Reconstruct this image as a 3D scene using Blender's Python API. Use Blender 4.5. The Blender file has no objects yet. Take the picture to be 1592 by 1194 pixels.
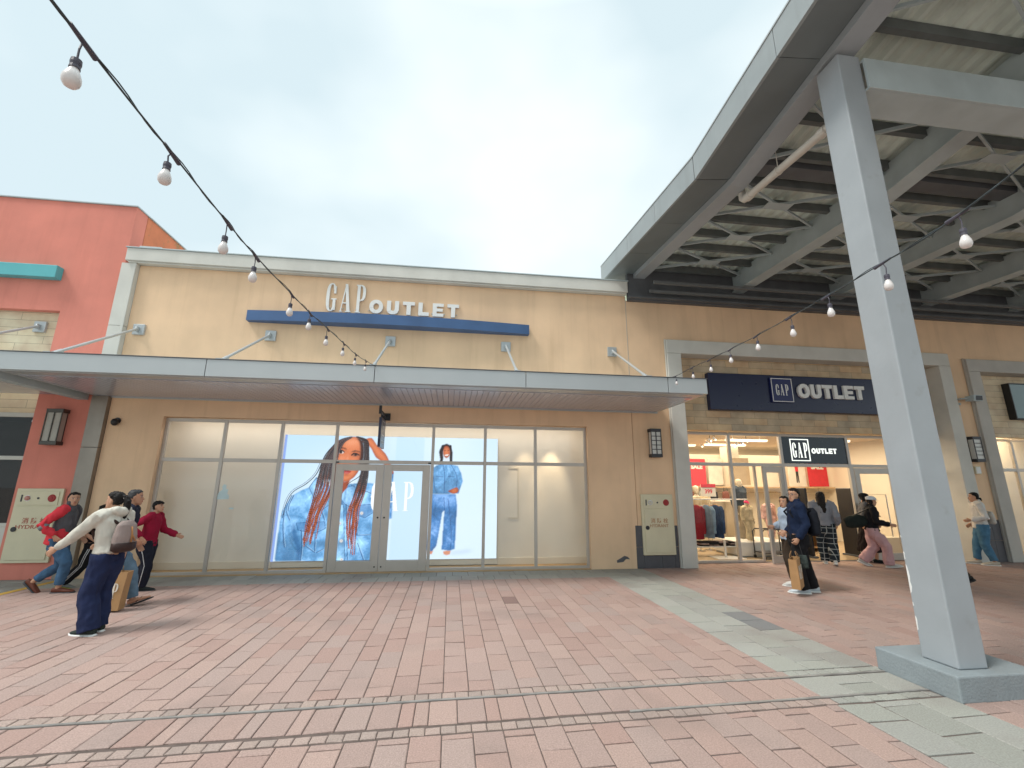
import bpy, bmesh, math, random
from mathutils import Vector, Matrix, noise
random.seed(7)
C = bpy.context.scene.collection
R = math.radians
# ------------------------------------------------------------------ camera, sky, sun, exposure
cam_d = bpy.data.cameras.new("camera"); cam = bpy.data.objects.new("camera", cam_d); C.objects.link(cam)
cam_d.sensor_width = 36; cam_d.lens = 36 * 693.76 / 1592; cam_d.clip_start = .05; cam_d.clip_end = 1500
PIT, YAW, ROLL = .229998, .132672, .006008
fw = Vector((math.sin(YAW)*math.cos(PIT), math.cos(YAW)*math.cos(PIT), math.sin(PIT)))
rt = Vector((math.cos(YAW), -math.sin(YAW), 0)); up = rt.cross(fw)
r2 = rt*math.cos(ROLL) + up*math.sin(ROLL); u2 = up*math.cos(ROLL) - rt*math.sin(ROLL)
M_ = Matrix((r2, u2, -fw)).transposed().to_4x4(); M_.translation = Vector((0, 0, 1.6))
cam.matrix_world = M_
S = bpy.context.scene; S.camera = cam
S.view_settings.view_transform = 'Standard'; S.view_settings.look = 'None'
S.view_settings.gamma = 1; S.view_settings.exposure = .8
SUN_EL, SUN_AZ = 56, 248          # azimuth clockwise from +Y: the light falls from the left, behind the camera
w = bpy.data.worlds.new("World"); S.world = w; w.use_nodes = True
nt = w.node_tree; N = nt.nodes; L = nt.links; N.clear()
def nd(t, **k):
    n = N.new(t)
    for a, b in k.items(): setattr(n, a, b)
    return n
out = nd('ShaderNodeOutputWorld'); bg = nd('ShaderNodeBackground'); sky = nd('ShaderNodeTexSky')
sky.sky_type = 'NISHITA'; sky.sun_disc = False; sky.sun_elevation = R(SUN_EL); sky.sun_rotation = R(SUN_AZ)
tc = nd('ShaderNodeTexCoord'); no = nd('ShaderNodeTexNoise'); no.inputs['Scale'].default_value = 1.7; no.inputs['Detail'].default_value = 4
no.inputs['Roughness'].default_value = .45
mp = nd('ShaderNodeMapping'); mp.inputs['Scale'].default_value = (1, 1, 1.8); mp.inputs['Location'].default_value = (3.1, .4, .2)
cr = nd('ShaderNodeValToRGB'); cr.color_ramp.elements[0].position = .38; cr.color_ramp.elements[0].color = (.63, .755, .80, 1)
cr.color_ramp.elements[1].position = .62; cr.color_ramp.elements[1].color = (.87, .95, .96, 1)
sx = nd('ShaderNodeSeparateXYZ'); mr = nd('ShaderNodeMapRange'); mr.inputs['From Min'].default_value = .80; mr.inputs['From Max'].default_value = 1
mr.inputs['To Min'].default_value = 1; mr.inputs['To Max'].default_value = 2.6
mul = nd('ShaderNodeVectorMath', operation='SCALE'); mix = nd('ShaderNodeMix', data_type='RGBA'); mix.inputs[0].default_value = .93
sk = nd('ShaderNodeVectorMath', operation='SCALE'); sk.inputs['Scale'].default_value = .1
L.new(tc.outputs['Generated'], mp.inputs[0]); L.new(mp.outputs[0], no.inputs['Vector']); L.new(no.outputs['Fac'], cr.inputs[0])
L.new(tc.outputs['Generated'], sx.inputs[0]); L.new(sx.outputs[2], mr.inputs[0])
L.new(cr.outputs[0], mul.inputs[0]); L.new(mr.outputs[0], mul.inputs['Scale'])
L.new(sky.outputs[0], sk.inputs[0]); L.new(sk.outputs[0], mix.inputs[6]); L.new(mul.outputs[0], mix.inputs[7])
L.new(mix.outputs[2], bg.inputs[0]); L.new(bg.outputs[0], out.inputs[0]); bg.inputs[1].default_value = .70
sd = bpy.data.lights.new("sun", 'SUN'); sun = bpy.data.objects.new("sun", sd); C.objects.link(sun)
sd.energy = 1.5; sd.angle = R(14); sd.color = (1, .96, .90)
sv = Vector((math.sin(R(SUN_AZ))*math.cos(R(SUN_EL)), math.cos(R(SUN_AZ))*math.cos(R(SUN_EL)), math.sin(R(SUN_EL))))
sun.rotation_euler = sv.to_track_quat('Z', 'Y').to_euler(); sun.location = (0, 0, 30)

# ------------------------------------------------------------------ materials
def mat(name, col, rough=.6, metal=0, var=.08, scale=6, bump=.0, bscale=60, streak=0, emit=None, estr=1, attr=None, spec=.5, coat=0, dirt=None, rain=None):
    m = bpy.data.materials.new(name); m.use_nodes = True
    t = m.node_tree; b = t.nodes['Principled BSDF']; n = t.nodes; l = t.links
    b.inputs['Roughness'].default_value = rough; b.inputs['Metallic'].default_value = metal
    b.inputs['Specular IOR Level'].default_value = spec; b.inputs['Coat Weight'].default_value = coat
    tc = n.new('ShaderNodeTexCoord')
    if attr:
        a = n.new('ShaderNodeVertexColor'); a.layer_name = attr; src = a.outputs['Color']
    else:
        a = n.new('ShaderNodeRGB'); a.outputs[0].default_value = (*col, 1); src = a.outputs[0]
    def vary(src, sc, amt, vec=None, detail=5):
        no = n.new('ShaderNodeTexNoise'); no.inputs['Scale'].default_value = sc; no.inputs['Detail'].default_value = detail
        if vec is not None:
            mp = n.new('ShaderNodeMapping'); mp.inputs['Scale'].default_value = vec; l.new(tc.outputs['Object'], mp.inputs[0]); l.new(mp.outputs[0], no.inputs['Vector'])
        else: l.new(tc.outputs['Object'], no.inputs['Vector'])
        r = n.new('ShaderNodeMapRange'); r.inputs['From Min'].default_value = .3; r.inputs['From Max'].default_value = .7
        r.inputs['To Min'].default_value = 1-amt; r.inputs['To Max'].default_value = 1+amt
        l.new(no.outputs['Fac'], r.inputs[0])
        s = n.new('ShaderNodeVectorMath'); s.operation = 'SCALE'; l.new(src, s.inputs[0]); l.new(r.outputs[0], s.inputs['Scale'])
        return s.outputs[0], no
    no = None
    if var: src, no = vary(src, scale, var)
    if streak: src, _ = vary(src, 1.0, streak*.7, (1.9, 1.9, .16))
    if dirt:
        no2 = n.new('ShaderNodeTexNoise'); no2.inputs['Scale'].default_value = dirt[0]; no2.inputs['Detail'].default_value = 8
        l.new(tc.outputs['Object'], no2.inputs['Vector'])
        r = n.new('ShaderNodeMapRange'); r.inputs['From Min'].default_value = dirt[1]; r.inputs['From Max'].default_value = dirt[1]+.15
        r.inputs['To Max'].default_value = dirt[2]; l.new(no2.outputs['Fac'], r.inputs[0])
        mx = n.new('ShaderNodeMix'); mx.data_type = 'RGBA'; l.new(r.outputs[0], mx.inputs[0]); l.new(src, mx.inputs[6]); mx.inputs[7].default_value = (*dirt[3], 1)
        src = mx.outputs[2]
    if rain:                                      # run-off stains: long soft streaks of a browner tone
        mpr = n.new('ShaderNodeMapping'); mpr.inputs['Scale'].default_value = (3.6, 3.6, .22); l.new(tc.outputs['Object'], mpr.inputs[0])
        n3 = n.new('ShaderNodeTexNoise'); n3.inputs['Scale'].default_value = 1.6; n3.inputs['Detail'].default_value = 9; n3.inputs['Roughness'].default_value = .62; l.new(mpr.outputs[0], n3.inputs['Vector'])
        r3 = n.new('ShaderNodeMapRange'); r3.inputs['From Min'].default_value = .52; r3.inputs['From Max'].default_value = .74; r3.inputs['To Max'].default_value = rain[0]; l.new(n3.outputs['Fac'], r3.inputs[0])
        mx3 = n.new('ShaderNodeMix'); mx3.data_type = 'RGBA'; l.new(r3.outputs[0], mx3.inputs[0]); l.new(src, mx3.inputs[6]); mx3.inputs[7].default_value = (*rain[1], 1); src = mx3.outputs[2]
    l.new(src, b.inputs['Base Color'])
    if emit:
        b.inputs['Emission Color'].default_value = (*emit, 1); b.inputs['Emission Strength'].default_value = estr
    if no is not None and rough < .95:
        r = n.new('ShaderNodeMapRange'); r.inputs['To Min'].default_value = max(.03, rough-.08); r.inputs['To Max'].default_value = min(1, rough+.08)
        l.new(no.outputs['Fac'], r.inputs[0]); l.new(r.outputs[0], b.inputs['Roughness'])
    if bump:
        n2 = n.new('ShaderNodeTexNoise'); n2.inputs['Scale'].default_value = bscale; n2.inputs['Detail'].default_value = 6
        l.new(tc.outputs['Object'], n2.inputs['Vector'])
        bp = n.new('ShaderNodeBump'); bp.inputs['Strength'].default_value = bump; bp.inputs['Distance'].default_value = .02
        l.new(n2.outputs['Fac'], bp.inputs['Height']); l.new(bp.outputs[0], b.inputs['Normal'])
    return m
def emat(name, col, st=1, var=0, scale=8, col2=None):     # something that gives off light
    m = bpy.data.materials.new(name); m.use_nodes = True; t = m.node_tree; n = t.nodes; l = t.links; n.clear()
    o = n.new('ShaderNodeOutputMaterial'); e = n.new('ShaderNodeEmission'); e.inputs[0].default_value = (*col, 1); e.inputs[1].default_value = st
    l.new(e.outputs[0], o.inputs[0])
    if col2:
        tc = n.new('ShaderNodeTexCoord'); no = n.new('ShaderNodeTexNoise'); no.inputs['Scale'].default_value = scale; no.inputs['Detail'].default_value = 8
        no.inputs['Roughness'].default_value = .65; l.new(tc.outputs['Object'], no.inputs['Vector'])
        r = n.new('ShaderNodeValToRGB'); r.color_ramp.elements[0].position = .35; r.color_ramp.elements[1].position = .65
        r.color_ramp.elements[0].color = (*col, 1); r.color_ramp.elements[1].color = (*col2, 1)
        l.new(no.outputs['Fac'], r.inputs[0]); l.new(r.outputs[0], e.inputs[0])
    return m
def glass(name, tint=(1, 1, 1), base=.04):
    m = bpy.data.materials.new(name); m.use_nodes = True; t = m.node_tree; n = t.nodes; l = t.links; n.clear()
    o = n.new('ShaderNodeOutputMaterial'); mx = n.new('ShaderNodeMixShader'); tr = n.new('ShaderNodeBsdfTransparent'); g = n.new('ShaderNodeBsdfGlossy')
    tr.inputs[0].default_value = (*tint, 1); g.inputs['Roughness'].default_value = .015
    f = n.new('ShaderNodeFresnel'); f.inputs[0].default_value = 1.5
    gm = n.new('ShaderNodeNewGeometry'); iv = n.new('ShaderNodeMath'); iv.operation = 'SUBTRACT'; iv.inputs[0].default_value = 1; l.new(gm.outputs['Backfacing'], iv.inputs[1])
    mm = n.new('ShaderNodeMath'); mm.operation = 'MULTIPLY'; l.new(f.outputs[0], mm.inputs[0]); l.new(iv.outputs[0], mm.inputs[1])
    l.new(mm.outputs[0], mx.inputs[0]); l.new(tr.outputs[0], mx.inputs[1]); l.new(g.outputs[0], mx.inputs[2]); l.new(mx.outputs[0], o.inputs[0])
    return m
M = {}
M['cream'] = mat('cream stucco', (.78, .545, .35), .9, rain=(.2, (.40, .25, .13)), var=.08, scale=1.3, bump=.25, bscale=90, streak=.06)
M['orange'] = mat('orange stucco', (.68, .235, .178), .9, rain=(.18, (.36, .10, .07)), var=.08, scale=1.5, bump=.25, bscale=90, streak=.05)
M['orange_side'] = mat('cracked orange stucco', (.60, .20, .10), .9, var=.12, scale=3, bump=.3, bscale=60, dirt=(5, .58, .8, (.3, .2, .1)))
M['trim'] = mat('off white plaster', (.60, .59, .54), .8, var=.06, scale=2.5, bump=.12, bscale=120, streak=.05)
M['trim_dull'] = mat('grey plaster', (.47, .45, .41), .85, var=.08, scale=2, bump=.15, bscale=100, streak=.06)
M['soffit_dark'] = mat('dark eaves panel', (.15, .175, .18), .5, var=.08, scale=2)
M['steel_fascia'] = mat('grey roof fascia', (.27, .30, .305), .45, var=.06, scale=3, bump=.03, bscale=40, rain=(.3, (.16, .17, .165)))
M['tie_dark'] = mat('dark tie steel', (.14, .15, .155), .6, var=.1)  # dark grey steel of the wall ties
M['steel_grey'] = mat('grey paint', (.335, .365, .385), .45, var=.05, scale=3, bump=.06, bscale=25, rain=(.16, (.26, .27, .26)), dirt=(7, .64, .35, (.22, .22, .20)))
M['steel_mid'] = mat('mid grey paint', (.42, .485, .495), .5, var=.08, scale=3, bump=.03, bscale=40, streak=.08)
M['steel_dark'] = mat('dark grey paint', (.10, .108, .118), .55, var=.15, scale=3)
M['purlin'] = mat('purlin steel', (.12, .135, .135), .6, var=.2, scale=4)
M['alu'] = mat('aluminium frame', (.50, .465, .42), .42, metal=.4, var=.05, scale=4)
M['panel'] = mat('aluminium cladding', (.44, .465, .47), .32, metal=.25, var=.03, scale=2)
M['soffit'] = mat('ribbed metal soffit', (.46, .49, .56), .20, metal=.3, var=0)
M['bronze'] = mat('dark metal', (.05, .05, .055), .45, metal=.4, var=.1, scale=10)
M['stainless'] = mat('brushed steel', (.27, .24, .205), .38, metal=.55, var=.12, scale=2.5, streak=.2)
M['blue_bar'] = mat('blue metal', (.045, .105, .235), .45, var=.1, scale=2, streak=.12)
M['navy'] = mat('navy panel', (.008, .012, .05), .3, var=.05)
M['white_letter'] = mat('white acrylic', (.78, .78, .75), .45, var=.03)
M['teal'] = mat('teal metal', (.10, .42, .45), .45, var=.05, scale=2)
M['cabinet'] = mat('cream enamel', (.66, .60, .42), .5, var=.04, scale=4, streak=.03)
M['red'] = mat('red enamel', (.33, .02, .02), .35)
M['red_ink'] = mat('red lettering', (.42, .12, .08), .6)
M['chrome'] = mat('chrome', (.6, .6, .6), .2, metal=1, var=.05)
M['black'] = mat('black plastic', (.015, .015, .017), .45)
M['white_plastic'] = mat('white plastic', (.72, .72, .70), .45, var=.03)
M['bulb'] = mat('frosted bulb', (.68, .64, .62), .25, var=.03, coat=.3)
M['tile_grey'] = mat('dark grey tile', (.085, .085, .095), .5, var=.12, scale=5)
M['paver'] = mat('paver', (1, 1, 1), .8, var=.2, scale=95, bump=.4, bscale=160, attr='tile', dirt=(.9, .54, .38, (.22, .17, .15)))
M['grout'] = mat('grout', (.12, .09, .078), .95, var=.2, scale=12)
M['asphalt'] = mat('far paving', (.36, .31, .28), .9, var=.2, scale=2)
M['yellow'] = mat('yellow paint', (.60, .36, .06), .7, var=.12, scale=10)
M['plinth'] = mat('painted concrete', (.245, .28, .295), .8, var=.09, scale=4, bump=.3, bscale=50, dirt=(3, .55, .35, (.22, .23, .23)))
M['deck'] = mat('roof deck underside', (.66, .74, .67), .75, var=.15, scale=2.5, dirt=(2, .58, .3, (.18, .18, .14)))
M['pvc'] = mat('pvc pipe', (.56, .53, .47), .5, var=.06, scale=5)
M['glass'] = glass('window glass'); M['dark_glass'] = glass('tinted glass', (.35, .36, .36))
M['in_wall'] = mat('cream interior wall', (.80, .75, .64), .85, var=.03, scale=2)
M['in_white'] = mat('white interior wall', (.72, .66, .54), .85, var=.03, scale=2)
M['wood'] = mat('light timber', (.50, .33, .17), .55, var=.12, scale=3, streak=0)
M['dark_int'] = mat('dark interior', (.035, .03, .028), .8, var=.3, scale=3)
M['hang_wood'] = mat('hanger wood', (.52, .30, .13), .5)
M['mannequin'] = mat('mannequin shell', (.66, .58, .44), .5)
M['kraft'] = mat('kraft paper', (.42, .24, .105), .8, var=.08, scale=8, bump=.15, bscale=25)
M['sale_red'] = mat('red poster', (.62, .03, .05), .5)
M['paper'] = mat('poster paper', (.72, .68, .6), .6)
M['cable'] = mat('cable', (.03, .045, .05), .5)
M['socket'] = mat('lamp socket', (.06, .055, .075), .5)
def stone(name, c1, c2, bw, bh):
    m = bpy.data.materials.new(name); m.use_nodes = True; t = m.node_tree; n = t.nodes; l = t.links; b = n['Principled BSDF']
    tc = n.new('ShaderNodeTexCoord'); mp = n.new('ShaderNodeMapping'); mp.inputs['Rotation'].default_value = (R(90), 0, 0)
    br = n.new('ShaderNodeTexBrick'); br.inputs['Scale'].default_value = 1; br.inputs['Brick Width'].default_value = bw; br.inputs['Row Height'].default_value = bh
    br.inputs['Mortar Size'].default_value = .0025; br.inputs['Color1'].default_value = (*c1, 1); br.inputs['Color2'].default_value = (*c2, 1)
    br.inputs['Mortar'].default_value = (.14, .11, .08, 1); br.inputs['Bias'].default_value = 0
    no = n.new('ShaderNodeTexNoise'); no.inputs['Scale'].default_value = 3.5; no.inputs['Detail'].default_value = 7
    l.new(tc.outputs['Object'], mp.inputs[0]); l.new(mp.outputs[0], br.inputs['Vector']); l.new(tc.outputs['Object'], no.inputs['Vector'])
    mx = n.new('ShaderNodeMix'); mx.data_type = 'RGBA'; mx.blend_type = 'OVERLAY'; mx.inputs[0].default_value = .5
    l.new(br.outputs['Color'], mx.inputs[6]); l.new(no.outputs['Fac'], mx.inputs[7])
    hs = n.new('ShaderNodeHueSaturation'); hs.inputs['Saturation'].default_value = 1.0; l.new(mx.outputs[2], hs.inputs['Color'])
    l.new(hs.outputs[0], b.inputs['Base Color']); b.inputs['Roughness'].default_value = .75
    bp = n.new('ShaderNodeBump'); bp.inputs['Strength'].default_value = .5; bp.inputs['Distance'].default_value = .01
    l.new(br.outputs['Fac'], bp.inputs['Height']); bp.invert = True; l.new(bp.outputs[0], b.inputs['Normal'])
    return m
M['stone'] = stone('sandstone cladding', (.62, .44, .26), (.46, .38, .27), .62, .155)
M['stone_pale'] = stone('pale stone cladding', (.68, .56, .38), (.62, .51, .36), .95, .16)
def cloth(name, col, var=.10, bump=.35, bscale=14, rough=.9):
    if name not in M: M[name] = mat(name, col, rough, var=var, scale=9, bump=bump, bscale=bscale, spec=.2)
    return M[name]

# ------------------------------------------------------------------ geometry helpers
class MB:
    def __init__(s): s.v = []; s.f = []; s.smooth = False
    def box(s, x0, x1, y0, y1, z0, z1):
        k = len(s.v); s.v += [(x, y, z) for z in (z0, z1) for y in (y0, y1) for x in (x0, x1)]
        s.f += [tuple(k+i for i in q) for q in ((0, 2, 3, 1), (4, 5, 7, 6), (0, 1, 5, 4), (2, 6, 7, 3), (0, 4, 6, 2), (1, 3, 7, 5))]
        return s
    def prism(s, poly, y0, y1):            # polygon in XZ, front face at y0
        k = len(s.v); n = len(poly)
        s.v += [(x, y0, z) for x, z in poly] + [(x, y1, z) for x, z in poly]
        s.f += [tuple(k+i for i in range(n)), tuple(k+n+i for i in reversed(range(n)))]
        s.f += [(k+(i+1) % n, k+i, k+n+i, k+n+(i+1) % n) for i in range(n)]
        return s
    def prismx(s, poly, x0, x1):           # polygon in YZ
        k = len(s.v); n = len(poly)
        s.v += [(x0, y, z) for y, z in poly] + [(x1, y, z) for y, z in poly]
        s.f += [tuple(k+i for i in range(n)), tuple(k+n+i for i in reversed(range(n)))]
        s.f += [(k+(i+1) % n, k+i, k+n+i, k+n+(i+1) % n) for i in range(n)]
        return s
    def hexa(s, p):                         # 8 points, bottom ring then top ring
        k = len(s.v); s.v += [tuple(q) for q in p]
        s.f += [tuple(k+i for i in q) for q in ((3, 2, 1, 0), (4, 5, 6, 7), (0, 1, 5, 4), (1, 2, 6, 5), (2, 3, 7, 6), (3, 0, 4, 7))]
        return s
    def face(s, pts):
        k = len(s.v); s.v += [tuple(p) for p in pts]; s.f.append(tuple(range(k, k+len(pts)))); return s
    def tube(s, pts, rad, n=12, ref=None, cap=True):
        pts = [Vector(p) for p in pts]; m = len(pts)
        if not isinstance(rad, (list, tuple)): rad = [rad]*m
        prev = Vector(ref) if ref is not None else None
        k = len(s.v)
        for i, p in enumerate(pts):
            t = (pts[min(i+1, m-1)] - pts[max(i-1, 0)]).normalized()
            if prev is None: prev = Vector((0, 0, 1)) if abs(t.z) < .9 else Vector((1, 0, 0))
            base = Vector(ref) if ref is not None else prev
            u = base - t*base.dot(t)
            if u.length < 1e-4: u = t.orthogonal()
            u.normalize(); v = t.cross(u); prev = u
            a, b = rad[i] if isinstance(rad[i], (list, tuple)) else (rad[i], rad[i])
            for j in range(n):
                th = 2*math.pi*j/n; s.v.append(tuple(p + u*(a*math.cos(th)) + v*(b*math.sin(th))))
        for i in range(m-1):
            for j in range(n):
                s.f.append((k+i*n+j, k+i*n+(j+1) % n, k+(i+1)*n+(j+1) % n, k+(i+1)*n+j))
        if cap:
            s.f.append(tuple(k+j for j in reversed(range(n)))); s.f.append(tuple(k+(m-1)*n+j for j in range(n)))
        return s
    def ball(s, c, r, n=12, m=8):
        c = Vector(c); r = r if isinstance(r, (tuple, list)) else (r, r, r); k = len(s.v)
        s.v.append((c.x, c.y, c.z-r[2]))
        for i in range(1, m):
            ph = -math.pi/2 + math.pi*i/m
            for j in range(n):
                th = 2*math.pi*j/n; s.v.append((c.x+r[0]*math.cos(ph)*math.cos(th), c.y+r[1]*math.cos(ph)*math.sin(th), c.z+r[2]*math.sin(ph)))
        s.v.append((c.x, c.y, c.z+r[2])); t = len(s.v)-1
        for j in range(n):
            s.f.append((k, k+1+(j+1) % n, k+1+j)); s.f.append((t, t-n+j, t-n+(j+1) % n))
        for i in range(m-2):
            for j in range(n):
                a = k+1+i*n; s.f.append((a+j, a+(j+1) % n, a+n+(j+1) % n, a+n+j))
        return s
    def lathe(s, prof, c=(0, 0, 0), n=20):   # prof: (r, z)
        return s.tube([(c[0], c[1], c[2]+z) for r, z in prof], [max(r, 1e-4) for r, z in prof], n, ref=(1, 0, 0))
    def mesh(s, name, bevel=0, seg=2):
        me = bpy.data.meshes.new(name); me.from_pydata(s.v, [], s.f); me.update()
        if bevel or True:
            bm = bmesh.new(); bm.from_mesh(me)
            bmesh.ops.recalc_face_normals(bm, faces=bm.faces)
            if bevel:
                bmesh.ops.bevel(bm, geom=[e for e in bm.edges if len(e.link_faces) == 2 and e.calc_face_angle(0) > .5], offset=bevel, segments=seg, affect='EDGES', profile=.5)
            bm.to_mesh(me); bm.free()
        return me
    def build(s, name, m, parent=None, bevel=0, smooth=None, seg=2):
        me = s.mesh(name, bevel, seg); o = bpy.data.objects.new(name, me); C.objects.link(o)
        for q in (m if isinstance(m, (list, tuple)) else [m]): me.materials.append(q)
        if smooth is None: smooth = s.smooth
        if smooth: me.polygons.foreach_set('use_smooth', [True]*len(me.polygons))
        if parent is not None: attach(o, parent)
        return o
def attach(o, p):                        # parent keeping the part where it was modelled
    o.parent = p; o.matrix_parent_inverse = Matrix.Translation(-p.location) if p.parent is None else Matrix.Identity(4)
def tag(o, label=None, cat=None, group=None, kind=None):
    if label: o['label'] = label
    if cat: o['category'] = cat
    if group: o['group'] = group
    if kind: o['kind'] = kind
    return o
def thing(name, loc, label, cat, group=None):
    o = bpy.data.objects.new(name, None); C.objects.link(o); o.location = loc; o.empty_display_size = .1
    return tag(o, label, cat, group)
def struct(o): o['kind'] = 'structure'; return o
def copy_tree(o, parent=None):
    c = o.copy(); C.objects.link(c)
    if parent is not None: c.parent = parent
    for ch in list(o.children): copy_tree(ch, c)
    return c
def txt(name, s, size, loc, m, parent=None, depth=.004, bold=0, sx=1, align='CENTER', rotz=0):
    cu = bpy.data.curves.new(name, 'FONT'); cu.body = s; cu.size = size; cu.extrude = depth; cu.offset = bold; cu.align_x = align; cu.align_y = 'CENTER'
    cu.resolution_u = 4
    o = bpy.data.objects.new(name, cu); C.objects.link(o)
    dg = bpy.context.evaluated_depsgraph_get(); me = bpy.data.meshes.new_from_object(o.evaluated_get(dg))
    bpy.data.objects.remove(o)
    me.transform(Matrix.Translation(loc) @ Matrix.Rotation(rotz, 4, 'Z') @ Matrix.Rotation(R(90), 4, 'X') @ Matrix.Diagonal((sx, 1, 1, 1)))
    o = bpy.data.objects.new(name, me); C.objects.link(o); me.materials.clear(); me.materials.append(m)
    if parent is not None: attach(o, parent)
    return o
# letters drawn as outlines: condensed serif G A P, and heavy block O U T L E T
def arc(cx, cz, ro, ri, t0, t1, n=14, p=.75):
    pt = lambda r, t: (cx+r[0]*math.copysign(abs(math.cos(t))**p, math.cos(t)), cz+r[1]*math.copysign(abs(math.sin(t))**p, math.sin(t)))
    q = []
    for i in range(n):
        a, b = R(t0+(t1-t0)*i/n), R(t0+(t1-t0)*(i+1)/n)
        q.append([pt(ro, a), pt(ro, b), pt(ri, b), pt(ri, a)])
    return q
def glyph(ch):
    if ch == 'G': return arc(.19, .5, (.19, .5), (.075, .465), 90, 270)+arc(.19, .5, (.17, .5), (.075, .465), 90, 25, 6)+arc(.19, .5, (.16, .5), (.075, .465), 270, 318, 5)+[
        [(.27, .64), (.35, .64), (.35, .90), (.29, .90)], [(.25, .05), (.35, .05), (.35, .42), (.25, .42)], [(.19, .42), (.39, .42), (.39, .455), (.19, .455)]], .38
    if ch == 'A': return [[(.15, 1), (.25, 1), (.385, .03), (.265, .03)], [(.03, .03), (.06, .03), (.185, .80), (.165, .9)], [(.10, .30), (.235, .30), (.23, .335), (.105, .335)],
        [(0, 0), (.10, 0), (.10, .03), (0, .03)], [(.225, 0), (.42, 0), (.42, .03), (.225, .03)]], .42
    if ch == 'P': return [[(.06, .03), (.17, .03), (.17, .97), (.06, .97)], [(.02, 0), (.22, 0), (.22, .03), (.02, .03)], [(.02, .97), (.17, .97), (.17, 1), (.02, 1)]]+arc(.17, .71, (.21, .29), (.105, .255), -90, 90), .39
    s = .27
    if ch == 'O': return arc(.48, .5, (.48, .52), (.20, .25), 0, 360, 28, .95), .96
    if ch == 'U': return [[(0, .4), (s+.02, .4), (s+.02, 1), (0, 1)], [(.86-s-.02, .4), (.86, .4), (.86, 1), (.86-s-.02, 1)]]+arc(.43, .4, (.43, .42), (.14, .16), 180, 360, 14, .9), .86
    if ch == 'T': return [[(0, 1-s+.02), (.86, 1-s+.02), (.86, 1), (0, 1)], [(.28, 0), (.58, 0), (.58, 1-s+.02), (.28, 1-s+.02)]], .86
    if ch == 'L': return [[(0, 0), (.30, 0), (.30, 1), (0, 1)], [(.30, 0), (.76, 0), (.76, s), (.30, s)]], .76
    if ch == 'E': return [[(0, 0), (.30, 0), (.30, 1), (0, 1)], [(.30, 0), (.80, 0), (.80, .23), (.30, .23)], [(.30, .39), (.74, .39), (.74, .61), (.30, .61)], [(.30, .77), (.80, .77), (.80, 1), (.30, 1)]], .80
def word(mb, s, x0, x1, z0, h, y, d, gap):
    tot = sum(glyph(c)[1] for c in s) + gap*(len(s)-1); k = (x1-x0)/(tot*h); x = x0
    for c in s:
        polys, wd = glyph(c)
        for i, q in enumerate(polys): mb.prism([(x+a*h*k, z0+b*h) for a, b in q], y-.0006*(i % 5), y+d)
        x += (wd+gap)*h*k
    return mb
FY = 9.42
# ------------------------------------------------------------------ ground: one big sheet, pavers laid on it
def warp(x, y): return y + .024*x*math.exp(-((y-3.8)/1.5)**2)
g = MB(); g.face([(-300, -300, -.03), (300, -300, -.03), (300, 300, -.03), (-300, 300, -.03)]); struct(g.build('ground', M['asphalt']))
g = MB()
xs = [-15+i*1.0 for i in range(34)]; ys = [-2+i*.5 for i in range(24)]
for i in range(len(xs)-1):
    for j in range(len(ys)-1):
        g.face([(xs[i], warp(xs[i], ys[j]), -.008), (xs[i+1], warp(xs[i+1], ys[j]), -.008), (xs[i+1], warp(xs[i+1], ys[j+1]), -.008), (xs[i], warp(xs[i], ys[j+1]), -.008)])
struct(g.build('ground_bed', M['grout']))
PINK = [(0.386, 0.265, 0.226), (0.372, 0.251, 0.215), (0.4, 0.279, 0.238), (0.367, 0.26, 0.226), (0.391, 0.274, 0.237), (0.372, 0.246, 0.209), (0.367, 0.268, 0.235)]
GREY = [(.345, .34, .305), (.325, .32, .29), (.36, .355, .32), (.31, .31, .275), (.345, .345, .305)]
PALE = [(.37, .28, .24), (.395, .295, .255), (.35, .27, .235)]
def tiles(name, cells):
    v, f, col = [], [], []
    for x0, x1, y0, y1, c in cells:
        if x1-x0 < .02 or y1-y0 < .02: continue
        k = len(v); gp = .0035; ch = .006; dz = random.gauss(0, .0008); tx = random.gauss(0, .0012); ty = random.gauss(0, .0012)
        a, b, p, q = x0+gp, x1-gp, y0+gp*1.9, y1-gp*1.9
        for (xx, yy, zz) in ((a, p, -.03), (b, p, -.03), (b, q, -.03), (a, q, -.03), (a, p, -.004), (b, p, -.004), (b, q, -.004), (a, q, -.004),
                             (a+ch, p+ch, 0), (b-ch, p+ch, 0), (b-ch, q-ch, 0), (a+ch, q-ch, 0)):
            sx = -1 if xx < (a+b)/2 else 1; sy = -1 if yy < (p+q)/2 else 1
            v.append((xx, warp(xx, yy), zz+(dz+tx*sx+ty*sy if zz > -.02 else 0)))
        for r in (0, 4):
            for i in range(4): f.append((k+r+i, k+r+(i+1) % 4, k+r+4+(i+1) % 4, k+r+4+i))
        f.append((k+8, k+9, k+10, k+11))
        j = random.uniform(.96, 1.03)
        col += [(c[0]*j, c[1]*j, c[2]*j, 1)]*9
    me = bpy.data.meshes.new(name); me.from_pydata(v, [], f); me.update()
    ca = me.color_attributes.new('tile', 'FLOAT_COLOR', 'CORNER'); flat = []
    for p in me.polygons: flat += list(col[p.index])*len(p.vertices)
    ca.data.foreach_set('color', flat); me.materials.append(M['paver'])
    o = bpy.data.objects.new(name, me); C.objects.link(o); return struct(o)
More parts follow.
